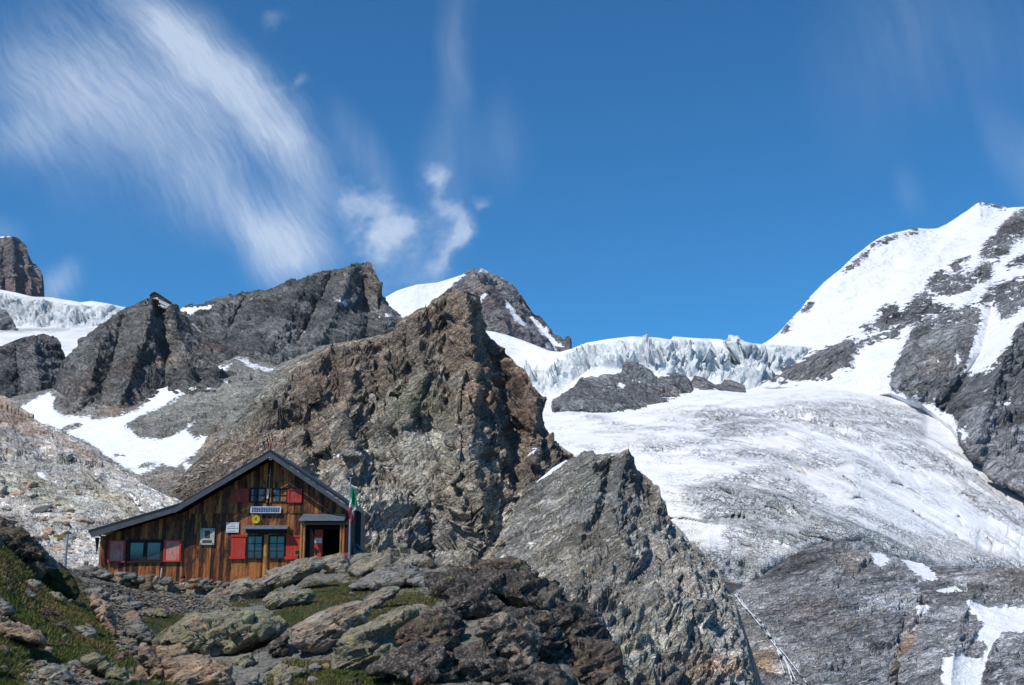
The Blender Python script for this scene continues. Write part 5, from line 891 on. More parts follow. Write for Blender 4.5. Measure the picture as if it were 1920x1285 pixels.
# gravel: one heap of countless pebbles
def pebbles(name, n, polys, smin, smax, seed, mats):
    r = np.random.default_rng(seed); base = np.array([(1, 0, 0), (-1, 0, 0), (0, 1, 0), (0, -1, 0), (0, 0, .7), (0, 0, -.7)]); tri = np.array([(0, 2, 4), (2, 1, 4), (1, 3, 4), (3, 0, 4), (2, 0, 5), (1, 2, 5), (3, 1, 5), (0, 3, 5)])
    V = []; T = []; MI = []
    for poly in polys:
        xs = [p[0] for p in poly]; ys = [p[1] for p in poly]; X = r.uniform(min(xs), max(xs), n); Y = r.uniform(min(ys), max(ys), n); ins = sdf(X, Y, poly) > -4
        for x, y in zip(X[ins], Y[ins]):
            p = ground_pt(x, y)
            if p is None: continue
            s = r.uniform(smin, smax)*(1 if r.random() < .85 else 1.8); m = np.array(Euler(tuple(r.uniform(-1, 1, 3)*np.array([.5, .5, 3]))).to_matrix())
            b = (base*(1+r.uniform(-.35, .35, (6, 1))))*s*np.array([1.2, 1, .7]); T.append(tri+len(V)*6); V.append(b@m.T+p+np.array([0, 0, s*.25])); MI.append(r.integers(len(mats)))
    o = fastmesh(name, np.concatenate(V), np.concatenate(T), mats[0], smooth=False)
    for mm in mats[1:]: o.data.materials.append(mm)
    o.data.polygons.foreach_set('material_index', np.repeat(np.array(MI, np.int32), 8)); return o
o = pebbles('gravel', 9000, GRV[:1], 0.025, 0.06, 8, M_st); tag(o, 'grey gravel and rubble spread on the bench below the hut', None, None, 'stuff')
o = pebbles('gravel', 2200, GRV[1:3], 0.02, 0.05, 9, M_st); tag(o, 'fine grey gravel on the narrow trail and the lower left slope', None, None, 'stuff')
# ---- grass
def mat_grass():
    m, nt = newmat('grass_blades'); c = nt.attr('gcol', True)
    nt.out(c, 0.8, None, 0.15); return m
def grass(n, seed):
    r = np.random.default_rng(seed); V = []; Cc = []
    X = r.uniform(-30, 900, n*4); Y = r.uniform(975, 1290, n*4); g = grassf(X, Y)+2.4*fbm(np.stack([X/60, Y/30, X*0], -1), 4, 77)+0.2; gv = gravf(X, Y)
    ok = (g > 0.15) & (gv < 0.2); X, Y = X[ok][:n], Y[ok][:n]
    z = ZB['ground']; d = z[np.clip((Y/2).astype(int)+100, 0, 899), np.clip((X/2).astype(int)+100, 0, 1199)]; ok = d < 1e8; X, Y, d = X[ok], Y[ok], d[ok]
    B = P(X, Y, d); nB = len(B); K = 6
    hue = fbm(B/2.2, 3, 55)+0.35*(sdf(X, Y, GRS[1][0]) > -6)*1.6
    hb = np.where(sdf(X, Y, GRS[1][0]) > -6, 0.7, 1.0)
    tri = []
    for k in range(K):
        a = r.uniform(0, 2*np.pi, nB); h = r.uniform(0.03, 0.085, nB)*hb; w = r.uniform(0.006, 0.014, nB); ox = r.uniform(-.06, .06, (nB, 2)); ln = r.uniform(0, .07, nB)
        b0 = B+np.stack([ox[:, 0], ox[:, 1], -0.02+0*a], -1); sd_ = np.stack([np.cos(a)*w, np.sin(a)*w, 0*a], -1)
        tip = b0+np.stack([-np.sin(a)*ln+.02, np.cos(a)*ln, h], -1)
        V.append(np.stack([b0-sd_, b0+sd_, tip], 1)); dry = np.clip(0.5-hue*1.1+r.normal(0, .22, nB), 0, 1)[:, None]
        col = dry*np.array([0.25, 0.185, 0.08])+(1-dry)*np.array([0.10, 0.135, 0.035]); col = col*r.uniform(.6, 1.3, nB)[:, None]; Cc.append(np.repeat(col[:, None], 3, 1))
    V = np.concatenate(V).reshape(-1, 3); Cc = np.concatenate(Cc).reshape(-1, 3); T = np.arange(len(V)).reshape(-1, 3)
    o = fastmesh('grass', V, T, mat_grass(), smooth=False, cols={'gcol': Cc}); tag(o, 'short olive and brown mountain grass and moss on the slope and between the rocks', None, None, 'stuff')
grass(30000, 3)
# ---- pink alpine flowers
def simple(name, col, rough=0.7, spec=0.3, metal=0.0):
    m, nt = newmat(name); p = pos(nt); n = nt.noise(p, 6, 5, 0.6); nt.out(nt.vm('SCALE', nt.n('ShaderNodeCombineColor', {0: col[0], 1: col[1], 2: col[2]}).outputs[0], nt.mr(n, 0.3, 0.7, 0.75, 1.2)), rough, None, spec, metal); return m
M_pink = simple('pink_petals', (0.40, 0.12, 0.29)); M_leaf = simple('cushion_leaves', (0.045, 0.06, 0.02))
def flower_mesh(seed, leafy):
    r = random.Random(seed); V = []; Fc = []
    for i in range(70 if leafy else 46):
        a = r.uniform(0, 6.28); q = math.sqrt(r.random())*0.16; x, y = q*math.cos(a), q*math.sin(a)*.8; z = 0.09*(1-(q/.2)**2)+(r.uniform(0, .03) if not leafy else -0.01)
        b = len(V)
        if leafy:
            u = r.uniform(0, 6.28); V += [(x, y, z-.03), (x+.012*math.cos(u), y+.012*math.sin(u), z), (x-.012*math.cos(u), y-.012*math.sin(u), z), (x, y+.01, z+.03)]; Fc += [(b, b+1, b+3, b+2)]
        else:
            s = r.uniform(.013, .022); V.append((x, y, z+.004)); tl = r.uniform(0, 6.28)
            for k in range(5): V.append((x+s*math.cos(tl+k*1.2566), y+s*math.sin(tl+k*1.2566)-.004, z+.012*math.sin(k*1.7)+.008))
            Fc += [(b, b+1+k, b+1+(k+1) % 5) for k in range(5)]
    return V, Fc
fv_, ff_ = flower_mesh(1, False); lv_, lf_ = flower_mesh(2, True)
first = None
for i, (x, y, s, lb) in enumerate([(56, 1112, 1.6, 'pink flowers on the slope just below the flat lone rock'), (92, 1158, 2.0, 'largest clump of pink flowers half way down the left slope'), (112, 1174, 1.3, 'small pink flower clump right below the largest clump'), (54, 1216, 1.5, 'pink flower clump right of the pinkish slab'), (128, 1226, 1.6, 'pink flower clump beside the dark moss of the lower slope'), (117, 1212, 1.0, 'tiny pink flower clump just above the lower slope clump'), (484, 1250, 1.5, 'pink flower clump right of the big flat tan boulder')]):
    p = ground_pt(x, y)
    if p is None: continue
    if first is None:
        fl = empty('flower_clump', tuple(p)); meshobj('blossoms', fv_, ff_, M_pink, fl); meshobj('leaves', lv_, lf_, M_leaf, fl); first = fl
    else:
        fl = first.copy(); COL.objects.link(fl); fl.location = tuple(p)
        for ch in first.children: c = ch.copy(); COL.objects.link(c); c.parent = fl
    s *= .62; fl.scale = (s, s, s); tag(fl, lb, 'flowers', 'pink flower clumps')
print('foreground', round(time.time()-T0, 1))
# ================================================================ HUT
class MB:
    def __init__(s): s.v = []; s.f = []; s.mi = []
    def box(s, x0, x1, y0, y1, z0, z1, mi=0):
        b = len(s.v); s.v += [(x, y, z) for z in (z0, z1) for y in (y0, y1) for x in (x0, x1)]
        s.f += [(b, b+2, b+3, b+1), (b+4, b+5, b+7, b+6), (b, b+1, b+5, b+4), (b+2, b+6, b+7, b+3), (b, b+4, b+6, b+2), (b+1, b+3, b+7, b+5)]; s.mi += [mi]*6
    def prism(s, pts, y0, y1, mi=0):          # pts (x,z) outline pushed from y0 to y1
        b = len(s.v); n = len(pts); s.v += [(x, y0, z) for x, z in pts]+[(x, y1, z) for x, z in pts]
        s.f += [tuple(range(b, b+n)), tuple(range(b+2*n-1, b+n-1, -1))]+[(b+i, b+n+i, b+n+(i+1) % n, b+(i+1) % n) for i in range(n)]; s.mi += [mi]*(n+2)
    def tube(s, p0, p1, r0, r1=None, n=10, mi=0):
        r1 = r1 or r0; p0, p1 = Vector(p0), Vector(p1); ax = (p1-p0).normalized(); u = ax.orthogonal().normalized(); w = ax.cross(u); b = len(s.v)
        for p, r in ((p0, r0), (p1, r1)):
            for i in range(n): a = 6.28318*i/n; s.v.append(tuple(p+u*(math.cos(a)*r)+w*(math.sin(a)*r)))
        s.f += [(b+i, b+(i+1) % n, b+n+(i+1) % n, b+n+i) for i in range(n)]+[tuple(range(b+n-1, b-1, -1)), tuple(range(b+n, b+2*n))]; s.mi += [mi]*(n+2)
    def build(s, name, mats, parent=None, bev=0.0, smooth=False):
        org = parent.matrix_world.translation if parent else Vector()
        pl = Vector(); q = parent
        while q: pl += q.location; q = q.parent
        mats = mats if isinstance(mats, (list, tuple)) else [mats]
        o = meshobj(name, np.array(s.v)-np.array(pl), s.f, mats[0], parent, smooth)
        for m in mats[1:]: o.data.materials.append(m)
        if len(mats) > 1: o.data.polygons.foreach_set('material_index', np.array(s.mi, np.int32))
        if bev:
            b = o.modifiers.new('bevel', 'BEVEL'); b.width = bev; b.segments = 2; b.limit_method = 'ANGLE'
        return o
YF = 53.0
def wx(px, py, Y=YF): return float(P(px, py, Y)[0])
def wz(py, Y=YF): return float(P(960, py, Y)[2])
def rect(x0, y0, x1, y1, Y=YF): m = (y0+y1)/2; return wx(x0, m, Y), wx(x1, m, Y), wz(y1, Y), wz(y0, Y)
def mat_wood(name, lo, mid, hi, stain=0.6):
    m, nt = newmat(name); p = pos(nt); bid = nt.attr('bid')
    st = nt.vm('ADD', nt.vm('MULTIPLY', p, (1, 1, 0.10)), nt.n('ShaderNodeCombineXYZ', {'X': nt.m('MULTIPLY', bid, 37.0), 'Z': nt.m('MULTIPLY', bid, 11.0)}).outputs[0])
    g1 = nt.noise(st, 14, 6, 0.65, 0.3); g2 = nt.noise(st, 50, 4, 0.7); big = nt.noise(nt.vm('ADD', nt.vm('MULTIPLY', p, (1.0, 1, .45)), nt.n('ShaderNodeCombineXYZ', {'X': nt.m('MULTIPLY', bid, 13.0)}).outputs[0]), 2.6, 5, 0.7)
    v = nt.m('MULTIPLY_ADD', g1, 0.65, nt.m('MULTIPLY_ADD', g2, 0.35, nt.m('MULTIPLY', bid, 0.36)))
    col = nt.ramp(v, [(0.44, lo), (0.60, mid), (0.80, hi)])
    col = nt.mix(nt.mr(big, 0.48, 0.62, 0, stain), col, (0.010, 0.007, 0.005, 1))
    kn = nt.n('ShaderNodeTexVoronoi', {'Vector': nt.vm('MULTIPLY', p, (5, 5, 2.4)), 'Scale': 1.0}).outputs['Distance']
    col = nt.mix(nt.mr(kn, 0.07, 0.14, 0.8, 0), col, (0.012, 0.007, 0.004, 1))
    nt.out(col, 0.62, nt.bump(nt.m('MULTIPLY_ADD', g2, .5, g1), 0.012, 1.0), 0.35); return m
M_wood = mat_wood('weathered_larch', (0.016, 0.007, 0.004), (0.14, 0.040, 0.012), (0.48, 0.17, 0.042), 0.92)
M_log = mat_wood('larch_post', (0.09, 0.03, 0.009), (0.34, 0.125, 0.028), (0.54, 0.25, 0.065), 0.5)
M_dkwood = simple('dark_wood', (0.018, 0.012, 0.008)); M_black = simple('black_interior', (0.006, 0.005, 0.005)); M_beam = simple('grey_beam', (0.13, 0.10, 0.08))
def mat_paint(name, col, worn, amt):
    m, nt = newmat(name); p = pos(nt); st = nt.vm('MULTIPLY', p, (1, 1, .12)); n = nt.noise(st, 30, 6, 0.7); b = nt.noise(p, 2.5, 4, .6)
    c = nt.mix(nt.mr(nt.m('MULTIPLY_ADD', b, 0.6, n), 0.98-amt*.3, 1.15-amt*.3, 0, .85), (*col, 1), (*worn, 1)); c = nt.mix(nt.mr(nt.noise(st, 60, 3), .38, .3, 0, .6), c, (0.08, 0.01, 0.008, 1))
    nt.out(c, 0.6, nt.bump(n, .006, 1), .35); return m
M_red = mat_paint('red_paint', (0.52, 0.04, 0.018), (0.45, 0.10, 0.08), 0.45); M_redw = mat_paint('worn_red_paint', (0.56, 0.075, 0.04), (0.58, 0.30, 0.24), 1.1); M_redrail = mat_paint('red_rail', (0.56, 0.035, 0.018), (0.5, 0.1, 0.09), .3); M_redup = mat_paint('faded_red_paint', (0.38, 0.03, 0.018), (0.45, 0.16, 0.12), .7)
M_fascia = simple('grey_fascia', (0.085, 0.092, 0.10), 0.5); M_roof = simple('dark_roof_sheet', (0.022, 0.02, 0.02), 0.45, 0.4); M_metal = simple('blue_grey_sheet', (0.19, 0.22, 0.26), 0.42, 0.5, 0.4); M_steel = simple('galvanised_steel', (0.38, 0.41, 0.44), 0.4, .5, .6)
M_white = simple('white_paint', (0.72, 0.72, 0.70)); M_cream = simple('cream_board', (0.52, 0.46, 0.36)); M_yel = simple('yellow_enamel', (0.75, 0.52, 0.02), 0.4); M_mark = simple('black_marks', (0.02, 0.025, 0.04)); M_ochre = simple('ochre_sign', (0.36, 0.20, 0.02))
def mat_glass():
    m, nt = newmat('window_glass'); nt.out((0.035, 0.052, 0.065, 1), 0.12, None, 0.9); return m
M_glass = mat_glass()
hb = P(410, 1090, YF); hut = empty('mountain_hut', (float(hb[0]), YF, 1.5), 'weathered brown timber hut with grey roof edges and red shutters on the rocky ledge', 'hut')
# roof line of the gable (top of the roof sheet, photo pixels at the front edge, Y = 52.15)
YR = 52.15
RL = [(166, 994), (338, 943), (507, 843), (657, 945.5)]
def rline(x, Y=YR):   # world z of the roof top above world x
    X = [wx(a, b, YR) for a, b in RL]; Z = [wz(b, YR) for a, b in RL]; return float(np.interp(x, X, Z))
RX = [wx(a, b, YR) for a, b in RL]; RZ = [wz(b, YR) for a, b in RL]
# wall of upright boards with uneven thickness, cut for the porch
xl, xr = wx(186, 1040), wx(653, 1000); zb = 1.35; zseam = wz(963)
def boards(x0, x1, zlo, ztop, yoff, seed, skip=None, name='wall', w0=.11, w1=.21):
    r = random.Random(seed); mb = MB(); ids = []; x = x0
    while x < x1-0.02:
        w_ = min(r.uniform(w0, w1), x1-x); xe = x+w_; th = yoff+r.uniform(0, .022); zl = zlo+(r.uniform(-.03, .03) if zlo > 2 else 0)
        segs = [(zl, None)]
        if skip and x+w_/2 > skip[0] and x+w_/2 < skip[1]: segs = [(skip[2], None)] if ztop(x) > skip[2] else []
        for (za, _) in segs:
            z0_, z1_ = ztop(x+.004), ztop(xe-.004); 
            if max(z0_, z1_) <= za+.03: continue
            mb.prism([(x+.003, za), (xe-.003, za), (xe-.003, z1_), (x+.003, z0_)], YF-th, YF+.04); ids += [r.random()]*8
        x = xe
    o = mb.build(name, M_wood, hut); at = o.data.attributes.new('bid', 'FLOAT', 'POINT'); at.data.foreach_set('value', np.array(ids, np.float32)); return o
under = lambda x: rline(x)-0.36
xk = wx(358, 960)
boards(xl, xk, zb, under, 0.0, 1)
pz = wz(975); boards(xk, xr, zb, lambda x: min(under(x), zseam+.05), 0.0, 2, (wx(573, 1010), wx(648, 1010), pz))
boards(xk-.05, xr, zseam, under, 0.045, 3, None, 'gable_wall')
mb = MB()     # side and back walls
D2 = YF+4.2
mb.box(xl-.02, xl+.1, YF+.045, D2, zb, rline(xl)-.3); mb.box(xr-.1, xr+.02, YF+.045, D2, zb, rline(xr)-.3); mb.prism([(xl, zb), (xr, zb), (xr, rline(xr)-.3), (RX[2], RZ[2]-.4), (RX[1], RZ[1]-.4), (xl, rline(xl)-.3)], D2, D2+.12)
mb.build('rear_wall', M_dkwood, hut)
mb = MB(); mb.prism([(RX[i], RZ[i]) for i in range(4)]+[(RX[i], RZ[i]-.13) for i in (3, 2, 1, 0)], YR, D2+.5)
mb.build('roof', M_roof, hut)
mb = MB()
for i, (a, b) in enumerate(((0, 1), (1, 2), (2, 3))):
    t0, t1 = (.14, .14); h0 = .22 if i else .21
    e0 = 0 if i != 1 else -.22
    xa, xb = RX[a]+e0, RX[b]; za, zb_ = rline(xa) if i != 1 else RZ[a]-.135, RZ[b]
    if i == 0: xa += .05; mb.prism([(xa, rline(xa)-t0), (xb+.12, RZ[b]-t1+.03), (xb+.12, RZ[b]-t1-h0+.03), (xa+.12, rline(xa)-t0-h0)], YR-.02, YR+.03)
    if i == 1: mb.prism([(xb, zb_-t1), (xb, zb_-t1-h0), (xa, za-t0-h0+.03), (xa-.02, za-t0+.06)], YR-.055, YR-.023)
    if i == 2: mb.prism([(xa, za-t0), (xb-.03, zb_-t1), (xb-.03, zb_-t1-h0), (xa, za-t0-h0)], YR-.055, YR-.023)
mb.build('fascia_board', M_fascia, hut)
mb = MB()     # rafters and purlin ends under the overhang
for f in np.linspace(0.02, 0.98, 9):
    x = RX[0]+(RX[3]-RX[0])*f; z = rline(x)-.14; mb.box(x-.05, x+.05, YR+.05, YF+.02, z-.16, z-.01)
mb.build('rafter', M_dkwood, hut)
mb = MB(); x0 = RX[0]; mb.prism([(x0+.16, rline(x0)-.33), (x0+.34, rline(x0)-.33), (xl+.02, rline(xl)-1.02), (xl-.01, rline(xl)-1.02)], YF-.4, YF-.3); mb.build('bracket', M_dkwood, hut)
mb = MB(); mb.box(xl, xr, YF-.07, YF-.03, wz(1094), wz(1089.5)); mb.box(wx(398, 1090), wx(500, 1090), YF-.2, YF-.075, wz(1100), wz(1092.5)); mb.build('sill_beam', M_beam, hut)
# finial with red lamp, ring, wireless pole
ax, az_ = RX[2], RZ[2]
mb = MB(); mb.tube((ax, YR+.05, az_-.3), (ax, YR+.05, az_+.2), .018); mb.box(ax-.05, ax+.05, YR, YR+.1, az_+.12, az_+.15); pole = mb.build('finial', M_dkwood, hut)
mb = MB(); mb.tube((ax, YR+.05, az_+.2), (ax, YR+.05, az_+.33), .045); mb.build('red_lamp', M_red, pole, smooth=False)
mb = MB(); a0 = Vector((ax+.03, YR-.07, az_-.43))
for i in range(12):
    t0, t1 = 6.2832*i/12, 6.2832*(i+1)/12; mb.tube(a0+Vector((.06*math.cos(t0), 0, .06*math.sin(t0))), a0+Vector((.06*math.cos(t1), 0, .06*math.sin(t1))), .014, n=6)
mb.build('iron_ring', M_steel, hut)
mb = MB(); X = wx(505, 900, 52.85); mb.tube((X+.03, 52.85, wz(880, 52.85)), (X, 52.85, wz(920, 52.85)), .014); mb.tube((X, 52.85, wz(890, 52.85)), (X, 52.85, wz(893, 52.85)), .035)
an = mb.build('antenna', M_steel, hut); mb = MB(); mb.tube((X-.02, 52.85, wz(918, 52.85)), (X-.04, 52.85, wz(935, 52.85)), .05); mb.build('antenna_base', M_white, an)
# windows
def window(x0, y0, x1, y1, cols, rows, fr=.07, gap=.022, Y=YF):
    a, b, c, d = rect(x0, y0, x1, y1, Y); mb = MB(); f = fr
    mb.box(a, a+f, YF-.10, YF-.015, c, d); mb.box(b-f, b, YF-.10, YF-.015, c, d); mb.box(a+f, b-f, YF-.10, YF-.015, c, c+f); mb.box(a+f, b-f, YF-.10, YF-.015, d-f, d)
    for i in range(1, cols): X = a+f+(b-a-2*f)*i/cols; mb.box(X-gap, X+gap, YF-.088, YF-.015, c+f, d-f)
    for j in range(1, rows): Z = c+f+(d-c-2*f)*j/rows; mb.box(a+f, b-f, YF-.08, YF-.015, Z-gap, Z+gap)
    fo = mb.build('window', M_dkwood, hut)
    for i in range(cols):
        for j in range(rows):
            mb = MB(); X0 = a+f+(b-a-2*f)*i/cols; X1 = a+f+(b-a-2*f)*(i+1)/cols; Z0 = c+f+(d-c-2*f)*j/rows; Z1 = c+f+(d-c-2*f)*(j+1)/rows
            mb.box(X0+.01, X1-.01, YF-.056, YF-.05, Z0+.01, Z1-.01); mb.build('pane', M_glass, fo)
    return fo
window(469, 915, 500, 943, 2, 2, .06); window(510, 916, 540, 943, 2, 2, .06)
window(463, 1004, 493, 1049, 2, 3, .05, .016); window(504, 1004, 535, 1049, 2, 3, .05, .016)
window(239, 1012, 307, 1056, 2, 1, .14, .09)
def shutter(x0, y0, x1, y1, mat, kind, lab=None, tilt=0.0):
    a, b, c, d = rect(x0, y0, x1, y1); mb = MB(); r = random.Random(int(x0)); n = 4; Y0 = YF-.11
    for i in range(n): mb.box(a+(b-a)*i/n+.003, a+(b-a)*(i+1)/n-.003, Y0+r.uniform(0, .006), YF-.07, c, d)
    s = mb.build('shutter', mat, hut)
    if lab: s['label'] = lab
    mb = MB(); t = .065; y0, y1 = Y0-.03, Y0-.001
    if kind == 'frame': mb.box(a-.02, a+t, y0, y1, c-.02, d+.02); mb.box(b-t, b+.02, y0, y1, c-.02, d+.02); mb.box(a+t, b-t, y0, y1, c-.02, c+t-.02); mb.box(a+t, b-t, y0, y1, d-t+.02, d+.02)
    else: mb.box(a-.05, b+.03, y0, y1, c-.03, c+.09); mb.build('rail', M_redrail, s); mb = MB(); mb.box(a-.02, b+.02, y0, y1, d-.07, d+.02)
    mb.build('rail', M_redrail, s); return s
shutter(205, 1014, 236, 1054, M_redw, 'frame', 'sun bleached pinkish red shutter'); shutter(309, 1013, 340, 1053, M_redw, 'frame', 'sun bleached pinkish red shutter')
shutter(434, 1004, 461, 1047, M_red, 'rail'); shutter(537, 1005, 563, 1048, M_red, 'rail')
shutter(441, 918, 467, 941, M_redup, 'frame'); shutter(541, 918, 566, 942, M_redup, 'frame', 'faded red shutter with bare boards showing')
mb = MB(); a, b, c, d = rect(500.5, 916, 503, 943); mb.box(a, b, YF-.12, YF-.05, c, d); a, b, c, d = rect(507, 916, 509.5, 943); mb.box(a, b, YF-.12, YF-.05, c, d); o = mb.build('window_post', M_log, hut); at = o.data.attributes.new('bid', 'FLOAT', 'POINT'); at.data.foreach_set('value', np.full(len(o.data.vertices), .9, np.float32))
def logs(lst, Y0, Y1):
    mb = MB(); ids = []; r = random.Random(9)
    for (x0, y0, x1, y1) in lst:
        a, b, c, d = rect(x0, y0, x1, y1); c = min(c, c); n0 = len(mb.v); mb.tube(((a+b)/2, (Y0+Y1)/2, c), ((a+b)/2, (Y0+Y1)/2, d), (b-a)/2, (b-a)/2*.9, 12); ids += [r.uniform(.6, 1)]*(len(mb.v)-n0)
    o = mb.build('post', M_log, hut, smooth=False); at = o.data.attributes.new('bid', 'FLOAT', 'POINT'); at.data.foreach_set('value', np.array(ids, np.float32))
logs([(493.5, 1003, 503.5, 1092)], YF-.08, YF-.0)
YP = 52.1
logs([(567.5, 980, 572.5, 1075)], YP+.1, YP+.2); logs([(573, 980, 577.5, 1075)], YP+.12, YP+.22); logs([(641, 984, 645.5, 1070)], YP+.1, YP+.2); logs([(646, 984, 650, 1070)], YP+.1, YP+.2)
# awning over the lower windows, porch roof
def slab(x0, x1, ytop, yfr, thick, Yf, mat, name, nx=1):
    a, b = wx(x0, ytop), wx(x1, ytop); zt, zf = wz(ytop, YF-.05), wz(yfr, Yf); V = []
    for x, sx in ((a, 1), (b, -1)):
        V += [(x+sx*.02, YF-.06, zt), (x-sx*.04, Yf, zf), (x-sx*.04, Yf, zf-thick), (x+sx*.02, YF-.06, zt-thick)]
    Fc = [(0, 1, 5, 4), (1, 2, 6, 5), (2, 3, 7, 6), (3, 0, 4, 7), (0, 3, 2, 1), (4, 5, 6, 7)]
    mb = MB(); mb.v = V; mb.f = Fc; mb.mi = [0]*6; return mb.build(name, mat, hut, 0.006)
slab(460, 542, 985, 989.5, .07, 52.45, M_metal, 'awning')
mb = MB(); a, b = wx(464, 995), wx(538, 995); mb.box(a, b, YF-.36, YF-.05, wz(1000), wz(992.5)); mb.build('under_awning', M_dkwood, hut)  # near-black box filling the band below the awning
slab(569, 650, 963.5, 974.5, .06, YP-.05, M_metal, 'porch_roof')
mb = MB(); a, b = wx(571, 980, YP), wx(651, 980, YP); mb.box(a, b, YP, YP+.14, wz(984, YP), wz(977, YP)); mb.box(a, a+.12, YP+.14, YF-.06, wz(984, YP), wz(977, YP)); mb.box(b-.12, b, YP+.14, YF-.06, wz(984, YP), wz(977, YP)); mb.build('porch_beam', M_dkwood, hut)
# room behind the open door
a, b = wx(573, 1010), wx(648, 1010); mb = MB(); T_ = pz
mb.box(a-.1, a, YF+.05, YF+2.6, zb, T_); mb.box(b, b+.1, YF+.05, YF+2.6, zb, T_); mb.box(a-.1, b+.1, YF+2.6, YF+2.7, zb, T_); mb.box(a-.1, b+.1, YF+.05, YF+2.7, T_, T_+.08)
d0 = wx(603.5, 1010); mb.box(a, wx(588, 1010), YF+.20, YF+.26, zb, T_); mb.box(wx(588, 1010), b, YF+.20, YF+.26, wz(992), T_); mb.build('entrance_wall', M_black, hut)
mb = MB(); a, b, c, d = rect(588.5, 993, 604, 1056); mb.box(a, b, YF+.12, YF+.17, c-.3, d); dr = mb.build('door', M_red, hut); dr['label'] = 'red door leaf with a white notice'
mb = MB(); 
for yy in (1004, 1046): mb.box(a, b, YF+.085, YF+.118, wz(yy)-.03, wz(yy)+.03)
mb.build('door_rail', M_redrail, dr)
mb = MB(); a2, b2, c2, d2 = rect(589.5, 1008.5, 602.5, 1018.5); mb.box(a2, b2, YF+.10, YF+.116, c2, d2); nt_ = mb.build('notice', M_white, dr)
mb = MB()
for i in range(6): mb.box(a2+.04, b2-.05-.03*(i % 3), YF+.096, YF+.0985, d2-.035-.035*i-.006, d2-.035-.035*i)
mb.build('notice_lines', M_mark, nt_) if False else mb.build('writing', M_mark, dr)
mb = MB(); a2, b2, c2, d2 = rect(588, 1030, 596, 1034); mb.box(a2, b2, YF+.07, YF+.116, c2, d2); mb.box(a2+.02, a2+.08, YF+.05, YF+.116, c2-.05, d2+.08); mb.build('latch', M_mark, dr)
mb = MB(); a, b, c, d = rect(638.5, 990, 655, 1062); mb.box(a, b, YF-.16, YF-.12, c-.3, d); o = mb.build('door', M_red, hut); o['label'] = 'red door leaf folded back behind the porch post'
# boards, signs and the solar panel
mb = MB(); a, b, c, d = rect(471, 950.5, 528, 962.5); mb.box(a, b, YF-.16, YF-.12, c, d); sp_ = mb.build('solar_panel', M_white, hut)
mb = MB(); n = 12
M_cell = simple('solar_cells', (0.06, 0.10, 0.22), 0.3, .6)
for i in range(n):
    for j in range(3):
        cx_, cz_ = a+.05+(b-a-.1)*(i+.5)/n, c+.03+(d-c-.06)*(j+.5)/3; s1, s2 = (b-a-.1)/n*.46, (d-c-.06)/3*.46
        mb.prism([(cx_-s1, cz_-s2*.6), (cx_-s1*.7, cz_-s2), (cx_+s1*.7, cz_-s2), (cx_+s1, cz_-s2*.6), (cx_+s1, cz_+s2*.6), (cx_+s1*.7, cz_+s2), (cx_-s1*.7, cz_+s2), (cx_-s1, cz_+s2*.6)], YF-.165, YF-.1605)
mb.build('solar_cells', M_cell, sp_)
def disc(cx_, cz_, r, y0, y1, n=32): return [(cx_+r*math.cos(6.28318*i/n), cz_+r*math.sin(6.28318*i/n)) for i in range(n)]
cx_, cz_ = wx(481, 974), wz(974); mb = MB(); mb.prism(disc(cx_, cz_, .19, 0, 0), YF-.13, YF-.06); rsn = mb.build('round_sign', M_yel, hut)
mb = MB()
for k in range(12):
    a_ = math.radians(205-k*22.5); q = .145; X, Z = cx_+q*math.cos(a_), cz_+q*math.sin(a_); mb.box(X-.013, X+.013, YF-.1345, YF-.1305, Z-.018, Z+.018)
for (u, v, w_, h_) in ((-.06, .035, .12, .018), (-.05, .0, .11, .02), (-.065, -.03, .10, .018), (-.045, -.055, .08, .016), (-.01, .05, .07, .016)): mb.box(cx_+u, cx_+u+w_, YF-.1345, YF-.1305, cz_+v, cz_+v+h_)
mb.build('emblem', M_mark, rsn)
a, b, c, d = rect(425, 980, 448.5, 999); mb = MB(); mb.box(a, b, YF-.09, YF-.06, c, d); pq = mb.build('plaque', M_white, hut)
mb = MB(); r = random.Random(4)
for (v, h_, l, rt) in ((.90, .012, .1, .93), (.80, .010, .2, .8), (.62, .026, .3, .72), (.42, .030, .08, .95), (.26, .008, .4, .6), (.13, .02, .25, .75)):
    x = a+(b-a)*l
    while x < a+(b-a)*rt: w_ = r.uniform(.015, .035); mb.box(x, x+w_, YF-.0945, YF-.0905, c+(d-c)*v-h_/2, c+(d-c)*v+h_/2); x += w_+.012
mb.build('lettering', M_mark, pq)
a, b, c, d = rect(376.5, 991, 403, 1022); mb = MB(); mb.box(a, b, YF-.10, YF-.06, c, d); fr_ = mb.build('memorial_board', M_cream, hut)
mb = MB(); u = lambda f: a+(b-a)*f; v = lambda f: d-(d-c)*f
mb.box(u(.32), u(.68), YF-.108, YF-.101, v(.60), v(.14)); mb.box(u(.16), u(.84), YF-.108, YF-.101, v(.88), v(.72))
for fx in (.08, .9):
    for fz in (.07, .94): mb.box(u(fx)-.025, u(fx)+.025, YF-.11, YF-.101, v(fz)-.025, v(fz)+.025)
mb.build('dark_plates', simple('slate_plate', (0.06, 0.07, 0.06), .5), fr_)
